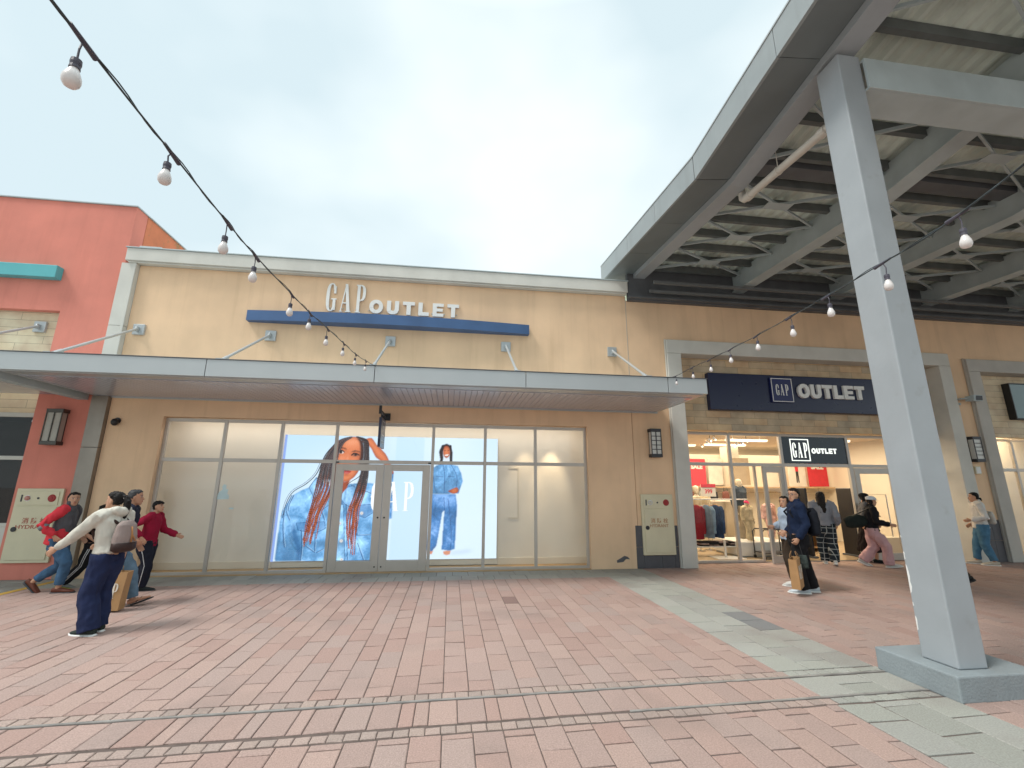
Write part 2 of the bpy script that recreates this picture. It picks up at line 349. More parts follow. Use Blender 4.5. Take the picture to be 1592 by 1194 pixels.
def field(x0, x1, y0, y1, pal, wx=.207, ly=.40, off=0, ragged=False):
    cells = []; n = int(math.ceil((x1-x0)/wx - 1e-6))
    for i in range(n):
        a = x0+i*wx; b = min(a+wx, x1); y = y0 - (ly/2 if (i+off) % 2 else 0) - random.uniform(0, .03)
        while y < y1:
            c = random.choice(pal); lo, hi = max(y, y0), min(y+ly, y1)
            cx, cy = (a+b)/2, (lo+hi)/2
            if pal is PINK and abs(cx-.99) < .13 and abs(cy-6.98) < .25: c = (.24, .15, .13)
            if pal is GREY and abs(cx-3.72) < .12 and abs(cy-5.62) < .28: c = (.20, .20, .20)
            cells.append((a, b, lo, hi, c)); y += ly
    return cells
pink = field(-6.62, 3.0, 4.10, 8.62, PINK) + field(-6.62, 3.0, -1.6, 3.46, PINK, off=1) + field(4.0, 18.4, -1.6, 9.9, PINK)
x = -6.62                                     # the course between the two slot drains: whole and half stones in turn
while x < 3.0:
    ww = random.choice([.207, .207, .207, .104]); pink.append((x, min(x+ww, 3.0), 3.60, 3.955, random.choice(PINK))); x += ww
tiles('pavement', pink)
grey = field(3.0, 4.0, 4.10, 8.62, GREY, .333, .40) + field(3.0, 4.0, -1.6, 3.46, GREY, .333, .40) + field(3.0, 4.0, 3.60, 3.955, GREY, .333, .40)
grey += [(x0, y0, a, b, c) for (a0, b0, c0, d0, c) in field(8.62, FY, -6.62, 4.0, GREY, .40, .30) for (x0, y0, a, b) in [(c0, d0, a0, b0)]]
grey += field(-14.6, -6.74, -1.6, FY, GREY, .30, .30)
tiles('grey_pavement', grey)
sm = []
for (y0, y1) in ((3.992, 4.095), (3.472, 3.572)):
    x = -6.62
    while x < 4.0: sm.append((x, x+.105, y0, y1, random.choice(PALE if x < 3 else GREY))); x += .105
tiles('pavement_border', sm)
M['drain'] = mat('weathered steel', (.34, .32, .30), .5, metal=.2, var=.2, scale=6)
for (y0, y1, lb) in ((3.962, 3.984, 'thin steel slot drain across the pink pavement on the shop side'), (3.576, 3.597, 'thin steel slot drain across the pink pavement farther from the shop')):
    g = MB()
    for i in range(44):
        a, b = -6.62+i*.25, -6.62+(i+1)*.25
        if a > 5.2: break
        if y0 < 3.8 and a < 1.2: continue
        for (p, q) in ((y0, y0+.009), (y1-.009, y1)):
            g.hexa([(a, warp(a, p), -.006), (b, warp(b, p), -.006), (b, warp(b, q), -.006), (a, warp(a, q), -.006), (a, warp(a, p), .002), (b, warp(b, p), .002), (b, warp(b, q), .002), (a, warp(a, q), .002)])
    tag(g.build('slot_drain', M['drain']), lb, 'drain')
g = MB(); g.box(-6.735, -6.625, -1.6, FY-.01, -.02, .001); struct(g.build('pavement_line', M['yellow'], bevel=.001))
g = MB(); g.box(4.0, 18.4, 9.9, 10.06, -.02, .004); struct(g.build('pavement_threshold', M['tile_grey']))

# ------------------------------------------------------------------ the cream shop building
bld = thing('shop_building', (3, FY, 0), 'long cream stucco shop building with pale cornice and grey stone-framed shopfronts', 'building')
OX0, OX1, OZ = -5.57, 2.92, 2.93              # opening of the left shopfront
wl = MB(); wl.box(-6.54, OX0, FY, FY+.20, 0, 6.06); wl.box(OX1, 3.95, FY, FY+.20, 0, 6.06); wl.box(OX0, OX1, FY, FY+.20, OZ, 6.06)
P0, P1, PZ = 5.2, 12.10, 4.68; B0, B1, BZ = 13.29, 18.4, 4.58
wl.build('upper_left_wall', M['cream'], bld).name = 'wall'
wr = MB(); wr.box(3.962, P0-.01, FY+.002, FY+.35, 0, 5.96); wr.box(P0-.01, P1+.01, FY+.002, FY+.35, PZ+.01, 5.96)
wr.box(P1+.01, B0-.01, FY+.002, FY+.35, 0, 5.96); wr.box(B0-.01, 19, FY+.002, FY+.35, BZ+.01, 5.96)
wr.build('wall', M['cream'], bld)
sh = MB(); sh.box(-6.5, 19, 17.2, 17.4, 0, 5.9); sh.box(18.8, 19, FY+.36, 17.2, 0, 5.9); sh.box(-6.5, 19, FY+.36, 17.4, 5.70, 5.9)
sh.box(-6.54, -6.34, FY+.36, 17.2, 0, 5.7); sh.build('rear_wall', M['in_wall'], bld)
co = MB(); co.box(-6.74, 3.97, FY-.16, FY+.4, 6.10, 6.37); co.box(-6.70, 3.955, FY-.12, FY+.36, 6.065, 6.10); co.build('cornice', M['trim'], bld, bevel=.008)
co = MB(); co.box(-6.76, 3.99, FY-.18, FY+.42, 6.372, 6.395); co.box(-6.62, -6.2, FY-.02, FY+.3, 6.397, 6.50); co.build('coping', M['steel_mid'], bld, bevel=.004)
pi = MB(); pi.box(-6.825, -6.545, FY-.10, FY+.30, 3.3, 4.70); pi.box(-6.825, -6.545, FY-.10, FY+.30, 4.706, 6.06); pi.box(-6.60, -6.545, FY-.115, FY-.102, 3.3, 6.06)
pi.build('corner_pilaster', M['trim'], bld, bevel=.006)
pi = MB(); pi.box(-6.83, -6.545, FY-.09, FY+.30, 0, 2.30); pi.box(-6.83, -6.545, FY-.09, FY+.30, 2.306, 3.28); pi.build('pilaster_cladding', M['stainless'], bld, bevel=.004)
fl = MB(); fl.box(3.951, 3.961, FY-.004, FY+.3, 3.4, 6.05); fl.build('joint_strip', M['trim_dull'], bld)
def frame(x0, x1, zt, wj, mname):
    f = MB(); f.box(x0, x0+wj, FY-.10, FY+.38, 0, zt-wj*.97); f.box(x1-wj, x1, FY-.10, FY+.38, 0, zt-wj*.97); f.box(x0, x1, FY-.10, FY+.38, zt-wj*.965, zt)
    f.box(x0-.02, x0-.002, FY-.06, FY-.002, 0, zt+.02)
    return f.build('portal_frame', M[mname], bld, bevel=.012)
frame(4.86, 12.44, 5.01, .34, 'trim'); frame(12.95, 18.9, 4.90, .34, 'trim_dull')
st = MB(); st.box(P0, P1, FY+.24, FY+.37, 2.95, PZ-.002); st.build('stone_cladding', M['stone'], bld)
st = MB(); st.box(B0, 18.5, FY+.24, FY+.37, 2.95, BZ-.002); st.build('stone_cladding', M['stone_pale'], bld)
tl = MB(); tl2 = MB()
for (a, b, z0, z1) in ((3.90, 4.06, .425, .85), (3.90, 4.06, .003, .42), (4.065, 4.45, .003, .255), (4.455, 4.735, .003, .255), (4.74, 4.835, .003, .42), (4.74, 4.835, .425, .85)):
    tl.box(a, b, FY-.012, FY+.05, z0, z1)
for (a, b) in ((12.46, 12.70), (12.705, 12.93)):
    for (z0, z1) in ((.003, .47), (.475, .94)): tl2.box(a, b, FY-.012, FY+.05, z0, z1)
tl.build('dado_tiles', M['tile_grey'], bld, bevel=.003); tl2.build('dado_tiles', M['tile_grey'], bld, bevel=.003)
sc = MB(); sc.prism([(3.47, .12), (3.60, .135), (3.66, .19), (3.75, .185), (3.70, .235), (3.63, .255), (3.55, .21), (3.46, .165)], FY-.004, FY+.01)
sc.build('chipped_plaster', M['tile_grey'], bld)

# left shopfront: aluminium frame, panes, double door
fy0, fy1 = FY+.10, FY+.16
MX = [-5.55, -4.47, -3.40, -2.335, -.385, .705, 1.79, 2.90]
sf = MB()
for i, x in enumerate(MX):
    wd = .03 if 0 < i < 7 else .035
    sf.box(x-wd, x+wd, fy0, fy1, .006, 2.915)
for a, b in zip(MX[:-1], MX[1:]):
    sf.box(a+.031, b-.031, fy0+.004, fy1-.004, 2.85, 2.915); sf.box(a+.031, b-.031, fy0+.004, fy1-.004, 2.075, 2.145)
    if abs(a+2.335) > .01: sf.box(a+.031, b-.031, fy0+.004, fy1-.004, .006, .06)
front = sf.build('shopfront_frame', M['alu'], bld, bevel=.004)
for i, (a, b) in enumerate(zip(MX[:-1], MX[1:])):
    p = MB(); p.box(a+.03, b-.03, fy0+.025, fy0+.033, 2.14, 2.86); p.build('pane', M['glass'], front)
    if i != 3: p = MB(); p.box(a+.03, b-.03, fy0+.025, fy0+.033, .055, 2.08); p.build('pane', M['glass'], front)
def glazed_door(x0, x1, y, parent, st=.155, zt=2.065, lock_side=1, name='door'):
    d = MB(); d.box(x0, x0+st, y, y+.045, .012, zt); d.box(x1-st, x1, y, y+.045, .012, zt)
    d.box(x0+st, x1-st, y+.002, y+.043, zt-.13, zt); d.box(x0+st, x1-st, y+.002, y+.043, .012, .21)
    o = d.build(name, M['alu'], parent, bevel=.004)
    p = MB(); p.box(x0+st-.01, x1-st+.01, y+.018, y+.026, .2, zt-.12); p.build('pane', M['glass'], o)
    lx = x1-.06 if lock_side > 0 else x0+.06
    h = MB(); h.tube([(lx, y-.006, 1.02), (lx, y+.002, 1.02)], .018, 12); h.build('lock', M['black'], o); h = MB(); h.tube([(lx, y-.004, .10), (lx, y+.002, .10)], .015, 12); h.build('lock', M['black'], o)
    return o
glazed_door(-2.295, -1.352, fy0+.008, bld, lock_side=1); glazed_door(-1.346, -.422, fy0+.008, bld, lock_side=-1)
h = MB(); h.box(-2.30, -2.24, fy0-.012, fy0-.001, 2.085, 2.11); h.build('door_closer', M['bronze'], bld); h = MB(); h.box(-.47, -.41, fy0-.012, fy0-.001, 2.085, 2.11); h.build('door_closer', M['bronze'], bld)
# sticker on the second pane
s_ = MB(); s_.prism([(-4.49, 1.36), (-4.23, 1.37), (-4.235, 1.44), (-4.27, 1.47), (-4.26, 1.55), (-4.30, 1.56), (-4.305, 1.63), (-4.35, 1.65), (-4.38, 1.60), (-4.36, 1.55), (-4.42, 1.5), (-4.45, 1.42), (-4.49, 1.41)], fy0+.0215, fy0+.0235)
s_.build('pane_sticker', mat('pale sticker', (.55, .70, .72), .5), front); s_ = MB(); s_.prism([(-4.20, 1.18), (-4.12, 1.18), (-4.12, 1.21), (-4.20, 1.21)], fy0+.0215, fy0+.0235)
s_.build('pane_sticker', mat('pale sticker', (.55, .70, .72), .5), front)
# display room behind it
iw = MB(); iw.box(-5.9, 3.3, 10.12, 10.2, .02, 3.3); iw.build('display_wall', M['in_wall'], bld)
iw = MB(); iw.box(-5.95, -5.83, FY+.21, 10.12, .02, 3.3); iw.build('display_side_wall', M['in_wall'], bld); iw = MB(); iw.box(3.15, 3.27, FY+.21, 10.12, .02, 3.3); iw.build('display_side_wall', M['in_wall'], bld)
iw = MB(); iw.box(-5.9, 3.3, FY+.205, 10.2, 3.02, 3.12); iw.build('display_ceiling', M['in_white'], bld)
iw = MB(); iw.box(-5.82, 3.14, FY+.02, 10.11, -.02, .012); iw.build('display_floor', M['wood'], bld)
iw = MB(); iw.box(-5.82, -3.51, 10.098, 10.118, .014, .15); iw.build('skirting', M['in_white'], bld, bevel=.003); iw = MB(); iw.box(1.06, 3.14, 10.098, 10.118, .014, .15); iw.build('skirting', M['in_white'], bld, bevel=.003)
iw = MB()
for (a, b, z0, z1) in ((1.28, 1.52, 2.03, 2.06), (1.49, 1.52, .96, 2.03), (1.28, 1.49, .96, .99)): iw.box(a, b, 10.105, 10.119, z0, z1)
iw.build('wall_moulding', M['in_white'], bld)
for (lx, tx, en) in ((1.70, 1.62, 9), (2.30, 2.22, 16)):
    ld = bpy.data.lights.new('display_spot', 'SPOT'); ld.energy = en*3; ld.color = (1, .78, .5); ld.spot_size = R(46); ld.spot_blend = .8; ld.shadow_soft_size = .04
    lo = bpy.data.objects.new('display_spot', ld); C.objects.link(lo); lo.location = (lx, 9.70, 2.97)
    lo.rotation_euler = (Vector((lx, 9.70, 2.97))-Vector((tx, 10.12, 1.45))).to_track_quat('Z', 'Y').to_euler()

# right shopfront (glazing set back in the portal)
gy = 9.90; RX = [5.22, 6.555, 7.90, 9.70, 11.05, 12.08]
sf = MB()
for i, x in enumerate(RX): sf.box(x-.035, x+.035, gy, gy+.07, .006, 2.93)
for i, (a, b) in enumerate(zip(RX[:-1], RX[1:])):
    sf.box(a+.036, b-.036, gy+.004, gy+.066, 2.875, 2.945); sf.box(a+.036, b-.036, gy+.004, gy+.066, 2.15, 2.225)
    if i == 0: sf.box(a+.036, b-.036, gy+.004, gy+.066, .006, .06)
sf.box(5.22, 5.26, FY+.38, gy-.001, 0, 2.93)
f2 = sf.build('shopfront_frame', M['alu'], bld, bevel=.004)
for i, (a, b) in enumerate(zip(RX[:-1], RX[1:])):
    if i != 2: p = MB(); p.box(a+.03, b-.03, gy+.03, gy+.038, 2.22, 2.88); p.build('pane', M['glass'], f2)
    if i == 0: p = MB(); p.box(a+.03, b-.03, gy+.03, gy+.038, .055, 2.155); p.build('pane', M['glass'], f2)
p = MB(); p.box(6.585, 7.12, gy+.03, gy+.038, .055, 2.155); p.build('pane', M['glass'], f2)
p = MB(); p.box(11.06, 12.05, gy+.03, gy+.038, .055, 2.155); p.build('pane', M['glass'], f2)
sl = MB(); sl.box(7.12, 7.17, gy+.006, gy+.064, .006, 2.149); sl.box(6.592, 7.119, gy+.006, gy+.064, .006, .055); sl.build('door_jamb', M['alu'], bld, bevel=.003); sl = MB(); sl.box(9.735, 9.78, gy+.006, gy+.064, .006, 2.149); sl.build('door_jamb', M['alu'], bld, bevel=.003)
def swing_door(hx, ang, wd, side):           # hinged leaf: built along +X from the hinge, then turned
    d = MB(); st = .12
    d.box(0, st, -.022, .022, .015, 2.14); d.box(wd-st, wd, -.022, .022, .015, 2.14); d.box(st, wd-st, -.02, .02, 2.0, 2.14); d.box(st, wd-st, -.02, .02, .015, .17)
    o = d.build('door', M['alu'], None, bevel=.004)
    p = MB(); p.box(st-.01, wd-st+.01, -.004, .004, .16, 2.01); q = p.build('pane', M['glass'], o)
    h = MB(); h.tube([(.055, -.045, 1.18), (.055, -.022, 1.18)], .022, 12); l = h.build('lock', M['black'], o)
    mt = Matrix.Translation((hx, gy+.03, 0)) @ Matrix.Rotation(R(ang), 4, 'Z')
    for e in (o, q, l): e.data.transform(mt)
    attach(o, bld); return o
swing_door(7.86, 202, .78, 0); swing_door(9.80, -6, .98, 0)
# inside the right shop
ins = MB(); ins.box(4.9, 12.6, gy+.12, 16.6, -.02, .008); ins.build('shop_floor', mat('polished pale floor', (.50, .38, .24), .22, var=.05, scale=2), bld)
ins = MB(); ins.box(4.9, 12.6, gy+.12, 16.6, 3.06, 3.14); ins.build('shop_ceiling', mat('warm ceiling', (.62, .52, .38), .85), bld)
ins = MB(); ins.box(4.95, 13.2, 15.6, 15.7, .01, 3.6); ins.build('shop_back_wall', M['in_white'], bld)
ins = MB(); ins.box(4.85, 4.95, gy+.12, 15.6, .01, 3.6); ins.build('shop_side_wall', M['in_white'], bld); ins = MB(); ins.box(12.5, 12.6, gy+.12, 15.6, .01, 3.6); ins.build('shop_side_wall', M['in_white'], bld)
ins = MB(); ins.box(8.9, 9.3, 13.6, 14.0, .01, 3.055); ins.build('shop_pillar', M['in_white'], bld)
def area(name, loc, sx, sy, en, col, rot=(0, 0, 0)):
    ld = bpy.data.lights.new(name, 'AREA'); ld.shape = 'RECTANGLE'; ld.size = sx; ld.size_y = sy; ld.energy = en; ld.color = col
    o = bpy.data.objects.new(name, ld); C.objects.link(o); o.location = loc; o.rotation_euler = rot; return o
area('shop_light', (7.2, 11.6, 2.98), 3.4, 2.4, 86, (1, .82, .58)); area('shop_light', (10.2, 11.6, 2.98), 3.0, 2.4, 70, (1, .82, .58)); area('shop_light', (9, 14.2, 2.98), 6, 1.6, 72, (1, .82, .58))
M['lamp_warm'] = emat('warm led', (1, .84, .6), 1.7)
for i, (x, y, ln, rz) in enumerate(((6.6, 12.9, 1.6, 0), (8.0, 11.3, 1.2, 0), (8.2, 12.6, 1.3, 0), (10.3, 11.0, 1.1, 0), (10.5, 11.7, 1.1, 0), (10.8, 12.5, 1.1, 0), (7.0, 14.4, 1.7, 0))):
    t = thing('linear_lamp', (x, y, 2.90), '', 'ceiling lamp', 'linear lamps under the shop ceiling')
    t['label'] = 'thin glowing linear lamp under the ceiling inside the clothes shop'
    b = MB(); b.box(x-ln/2, x+ln/2, y-.05, y+.05, 2.90, 2.95); b.tube([(x-ln/3, y, 2.95), (x-ln/3, y, 3.06)], .006, 6); b.tube([(x+ln/3, y, 2.95), (x+ln/3, y, 3.06)], .006, 6); b.build('housing', M['white_plastic'], t)
    b = MB(); b.box(x-ln/2+.01, x+ln/2-.01, y-.04, y+.04, 2.892, 2.899); b.build('diffuser', M['lamp_warm'], t)
for i in range(13):
    x, y = 5.7+(i*1.37) % 3.1, 10.7+(i*.83) % 2.6
    t = thing('track_spot', (x, y, 2.9), 'small dark track spotlight under the shop ceiling', 'spotlight', 'track spotlights under the shop ceiling')
    b = MB(); b.tube([(x, y, 3.06), (x, y, 2.98)], .008, 6); b.tube([(x, y-.05, 2.90), (x, y+.05, 2.96)], [.035, .028], 10); b.build('lamp_body', M['bronze'] if i % 3 else M['white_plastic'], t)
    b = MB(); b.tube([(x, y-.054, 2.897), (x, y-.0505, 2.899)], .028, 10); b.build('lens', M['lamp_warm'], t)
# right bay beyond the column
BX = [13.31, 14.55, 15.8, 17.05, 18.3]
sf = MB()
for x in BX: sf.box(x-.035, x+.035, gy, gy+.07, .006, 2.93)
for a, b in zip(BX[:-1], BX[1:]):
    sf.box(a+.036, b-.036, gy+.004, gy+.066, 2.875, 2.945); sf.box(a+.036, b-.036, gy+.004, gy+.066, 2.10, 2.18); sf.box(a+.036, b-.036, gy+.004, gy+.066, .006, .06)
f3 = sf.build('shopfront_frame', M['alu'], bld, bevel=.004)
for a, b in zip(BX[:-1], BX[1:]):
    p = MB(); p.box(a+.03, b-.03, gy+.03, gy+.038, .055, 2.105); p.build('pane', M['glass'], f3)
    p = MB(); p.box(a+.03, b-.03, gy+.03, gy+.038, 2.175, 2.88); p.build('pane', M['glass'], f3)
ins = MB(); ins.box(12.7, 18.7, 11.0, 11.1, .01, 3.4); ins.build('display_wall', M['in_white'], bld)
ins = MB(); ins.box(12.65, 18.7, gy+.1, 11.1, 3.4, 3.5); ins.build('display_ceiling', M['in_white'], bld)
ins = MB(); ins.box(12.65, 18.7, gy+.1, 11.0, -.02, .008); ins.build('display_floor', M['wood'], bld)
area('unseen_display_light', (14.6, 10.5, 3.35), 2.5, .6, 40, (1, .8, .55))
area('unseen_display_light', (-1.3, 9.70, 2.99), 8.4, .12, 15, (1, .93, .84), (R(14), 0, 0))  # added unseen area light, there only to brighten the display wall

# ------------------------------------------------------------------ orange neighbour
ob = thing('neighbour_building', (-9.5, FY, 0), 'orange stucco shop building with a teal bar and stone panel beside the cream shop', 'building')
o1 = MB(); o1.box(-7.80, -6.835, FY, FY+.35, 0, 7.40); o1.box(-15, -7.80, FY, FY+.35, 4.98, 7.40); o1.build('wall', M['orange'], ob)
o1 = MB(); o1.face([(-6.833, FY+.002, 3.3), (-6.833, 18, 3.3), (-6.833, 18, 7.40), (-6.833, FY+.002, 7.40)]); 
o1 = MB(); o1.box(-7.1, -6.833, FY+.36, 18, 0, 7.395); o1.build('side_wall', M['orange_side'], ob)
o1 = MB(); o1.box(-15, -6.81, FY-.03, FY+.42, 7.402, 7.425); o1.box(-7.2, -6.80, FY+.425, 18, 7.40, 7.42); o1.build('coping', M['steel_mid'], ob)
o1 = MB(); o1.box(-15, -7.81, FY+.13, FY+.3, 2.95, 4.978); o1.build('stone_cladding', M['stone_pale'], ob)
o1 = MB(); o1.box(-15, -7.915, FY-.16, FY-.001, 5.62, 5.88); o1.build('teal_bar', M['teal'], ob, bevel=.006)
o1 = MB()
for (z0, z1) in ((2.865, 2.945), (2.065, 2.135), (.88, .94)): o1.box(-15, -7.81, FY+.10, FY+.17, z0, z1)
for x in (-9.3, -10.9, -12.5): o1.box(x-.04, x+.04, FY+.104, FY+.166, .941, 2.064); o1.box(x-.04, x+.04, FY+.104, FY+.166, 2.136, 2.864)
fr = o1.build('window_frame', M['trim'], ob, bevel=.004)
o1 = MB(); o1.box(-15, -7.80, FY+.12, FY+.3, 0, .878); o1.build('sill_wall', M['trim'], ob)
p = MB(); p.box(-15, -7.81, FY+.13, FY+.138, .942, 2.063); p.box(-15, -7.81, FY+.13, FY+.138, 2.137, 2.863); p.build('pane', M['glass'], fr)
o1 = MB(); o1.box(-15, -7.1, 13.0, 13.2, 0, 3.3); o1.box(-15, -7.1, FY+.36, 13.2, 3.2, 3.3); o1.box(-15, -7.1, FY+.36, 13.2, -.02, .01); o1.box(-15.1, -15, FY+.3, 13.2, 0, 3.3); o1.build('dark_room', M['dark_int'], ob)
txt('window_number', '6', .10, (-7.89, FY+.126, 2.80), M['white_letter'], fr)
for i, (x, y, z) in enumerate(((-8.35, 10.6, 2.62), (-8.15, 10.9, 2.68), (-8.0, 11.4, 2.58), (-8.6, 11.8, 2.30), (-8.05, 10.3, 2.52))):
    t = thing('pendant_lamp', (x, y, z), 'small warm pendant lamp glowing inside the dark orange shop', 'lamp', 'pendant lamps in the dark shop')
    b = MB(); b.tube([(x, y, z+.05), (x, y, 3.2)], .006, 6); b.build('cord', M['black'], t)
    b = MB(); b.ball((x, y, z), .045); b.build('globe', emat('warm globe', (1, .8, .55), 1.5), t, smooth=True)
# ------------------------------------------------------------------ entrance canopy with tie rods
CY, CZ0, CZ1 = 7.45, 3.305, 3.585
cn = thing('entrance_canopy', (-2, CY, 3.3), 'long flat grey metal canopy with ribbed soffit over the advert shopfront', 'canopy')
f = MB(); ed = [-12.1, -9.5, -6.9, -3.93, -1.32, 1.24, 3.86, 4.62]
for a, b in zip(ed[:-1], ed[1:]): f.box(a+.005, b-.005, CY, CY+.05, CZ0, CZ1)
f.box(4.57, 4.615, CY+.055, 9.0, CZ0, CZ1-.005); f.build('fascia', M['panel'], cn, bevel=.004)
f = MB(); f.box(-12.1, 4.63, CY-.012, CY+.06, CZ1+.002, CZ1+.014); f.build('drip_edge', M['steel_dark'], cn)
f = MB(); f.box(-12.1, 4.56, CY+.055, FY-.005, CZ0+.05, CZ1-.03); f.build('deck', M['steel_mid'], cn)
f = MB(); x = -6.75
while x < 4.4:
    f.prism([(x, CZ0-.014), (x+.006, CZ0-.022), (x+.096, CZ0-.022), (x+.102, CZ0-.014), (x+.102, CZ0+.04), (x, CZ0+.04)], CY+.30, FY-.03); x += .104
f.build('soffit', M['soffit'], cn)
f = MB(); f.box(-6.85, 4.56, CY+.052, CY+.295, CZ0-.012, CZ0+.045); f.box(-6.85, -6.752, CY+.296, FY-.03, CZ0-.012, CZ0+.045); f.box(4.43, 4.56, CY+.296, FY-.03, CZ0-.012, CZ0+.045)
f.box(-6.85, 4.56, FY-.029, FY-.004, CZ0-.045, CZ0+.03); f.build('soffit_margin', M['panel'], cn, bevel=.003)
f = MB(); f.box(-12.1, -7.15, CY+.052, FY-.006, CZ0-.012, CZ0+.045); f.build('soffit_panel', M['soffit'], cn)
f = MB(); f.box(-7.12, -6.94, CY+.055, FY-.006, CZ0-.10, CZ0+.04); f.build('edge_beam', M['steel_mid'], cn, bevel=.006)
PX = [-10.6, -8.16, -6.30, -3.81, -1.385, 1.11, 3.56]
rod = None
for x in PX:
    yy = FY+.13 if x < -7.8 else FY
    f = MB(); f.box(x-.105, x+.105, yy-.05, yy, 4.55, 4.77); f.box(x-.02, x+.02, yy-.12, yy-.051, 4.60, 4.70); p = f.build('wall_plate', M['panel'], cn, bevel=.006)
    f = MB(); f.tube([(x, yy-.09, 4.65), (x, CY+.22, CZ1+.06)], .024, 12); f.ball((x, yy-.10, 4.65), .034)
    f.tube([(x, CY+.36, CZ1+.14), (x, CY+.22, CZ1+.055)], .034, 12); f.box(x-.05, x+.05, CY+.10, CY+.24, CZ1+.0145, CZ1+.055); f.build('tie_rod', M['panel'], cn, smooth=False)

# ------------------------------------------------------------------ signs
sg = thing('facade_sign', (-1.35, FY, 5.1), 'white letters GAP OUTLET on a long blue bar high on the cream wall', 'sign')
b = MB(); n = 24; pl = []
for i in range(n+1):
    t = i/n; x = -4.29+t*5.91; d = .13+.16*math.sin(math.pi*t); pl.append((x, FY-d))
for i in range(n):
    (xa, ya), (xb, yb) = pl[i], pl[i+1]
    b.hexa([(xa, ya, 4.945), (xb, yb, 4.945), (xb, FY-.001, 4.945), (xa, FY-.001, 4.945), (xa, ya, 5.165), (xb, yb, 5.165), (xb, FY-.001, 5.165), (xa, FY-.001, 5.165)])
me = b.build('bar', M['blue_bar'], sg)
bm = bmesh.new(); bm.from_mesh(me.data); bmesh.ops.remove_doubles(bm, verts=bm.verts, dist=1e-4)
bmesh.ops.delete(bm, geom=[q for q in bm.faces if abs(q.normal.x) > .9 and -4.2 < q.calc_center_median().x < 1.5], context='FACES'); bm.to_mesh(me.data); bm.free()
word(MB(), 'GAP', -2.79, -1.97, 5.27, .645, FY-.05, .035, .14).build('lettering', M['white_letter'], sg)
word(MB(), 'OUTLET', -1.88, .05, 5.28, .305, FY-.05, .035, .27).build('lettering', M['white_letter'], sg)
b = MB()
for x in [-2.7+.27*i for i in range(11)]: b.tube([(x, FY-.02, 5.35), (x, FY, 5.35)], .012, 6)
b.build('stand_off', M['steel_mid'], sg)

ps = thing('portal_sign', (8.4, FY, 3.85), 'dark navy signboard with GAP square and OUTLET letters on sandstone above the entrance', 'sign')
SY = FY+.10
b = MB(); b.box(5.94, 11.4, SY, FY+.238, 3.42, 4.30); b.build('board', M['navy'], ps, bevel=.008)
b = MB(); b.box(7.50, 8.07, SY-.05, SY-.001, 3.63, 4.23); b.build('badge', mat('badge navy', (.012, .018, .10), .35), ps, bevel=.004)
b = MB()
for (a, c, z0, z1) in ((7.515, 8.055, 4.20, 4.215), (7.515, 8.055, 3.645, 3.66), (7.515, 7.53, 3.661, 4.199), (8.04, 8.055, 3.661, 4.199)): b.box(a, c, SY-.056, SY-.0505, z0, z1)
word(b, 'GAP', 7.62, 7.95, 3.80, .27, SY-.054, .004, .14); b.build('lettering', M['white_letter'], ps)
word(MB(), 'OUTLET', 8.20, 10.0, 3.76, .335, SY-.06, .058, .10).build('lettering', M['white_letter'], ps)
M['lit_letter'] = emat('lit letter', (.95, 1, .92), .8)
ts = thing('transom_sign', (8.8, gy, 2.55), 'small lit GAP OUTLET sign board over the shop door', 'sign')
b = MB(); b.box(7.935, 9.665, gy+.02, gy+.06, 2.228, 2.872); b.build('board', mat('deep green navy panel', (.006, .016, .028), .12), ts)
b = MB()
for (a, c, z0, z1) in ((8.16, 8.66, 2.80, 2.82), (8.16, 8.66, 2.29, 2.31), (8.16, 8.18, 2.311, 2.799), (8.64, 8.66, 2.311, 2.799)): b.box(a, c, gy+.008, gy+.0195, z0, z1)
word(b, 'GAP', 8.21, 8.61, 2.37, .36, gy+.012, .006, .14); word(b, 'OUTLET', 8.72, 9.40, 2.475, .125, gy+.012, .006, .14); b.build('lettering', M['lit_letter'], ts)
bs = thing('blade_sign', (-1.4, FY, 2.9), 'small dark hanging sign on a bracket above the double doors', 'sign')
b = MB(); b.box(-1.46, -1.28, FY-.03, FY-.001, 2.95, 3.10); b.box(-1.40, -1.36, 8.74, FY-.031, 3.02, 3.06); b.box(-1.405, -1.355, 8.70, 8.735, 2.98, 3.14); b.tube([(-1.38, 8.86, 3.02), (-1.38, 8.86, 2.93)], .008, 6); b.tube([(-1.38, 9.26, 3.02), (-1.38, 9.26, 2.93)], .008, 6); b.build('bracket', M['black'], bs, bevel=.002)
b = MB(); b.box(-1.405, -1.355, 8.80, 9.34, 2.36, 2.93); b.build('panel', M['navy'], bs, bevel=.003)
b = MB()
for (y0, y1, z0, z1) in ((8.92, 9.22, 2.87, 2.88), (8.92, 9.22, 2.60, 2.61), (8.92, 8.93, 2.611, 2.869), (9.21, 9.22, 2.611, 2.869)): b.box(-1.4065, -1.4055, y0, y1, z0, z1); b.box(-1.3545, -1.3535, y0, y1, z0, z1)
b.build('badge_outline', M['white_letter'], bs)
for sx, rz in ((-1.356, R(90)), (-1.404, R(-90))):
    txt('lettering', 'GAP', .13, (sx+(.002 if rz > 0 else -.002), 9.07, 2.74), M['white_letter'], bs, .001, 0, .75, rotz=rz)
    txt('lettering', 'OUTLET', .085, (sx+(.002 if rz > 0 else -.002), 9.07, 2.47), M['white_letter'], bs, .001, .002, 1, rotz=rz)
tv = thing('dark_signboard', (16, FY, 3.9), 'blank grey green glossy signboard on pale stone beyond the column', 'sign')
b = MB(); b.box(14.34, 17.6, SY-.02, FY+.238, 3.43, 4.33); b.build('board', mat('grey green gloss', (.16, .24, .25), .18, var=.05, scale=1), tv, bevel=.01)
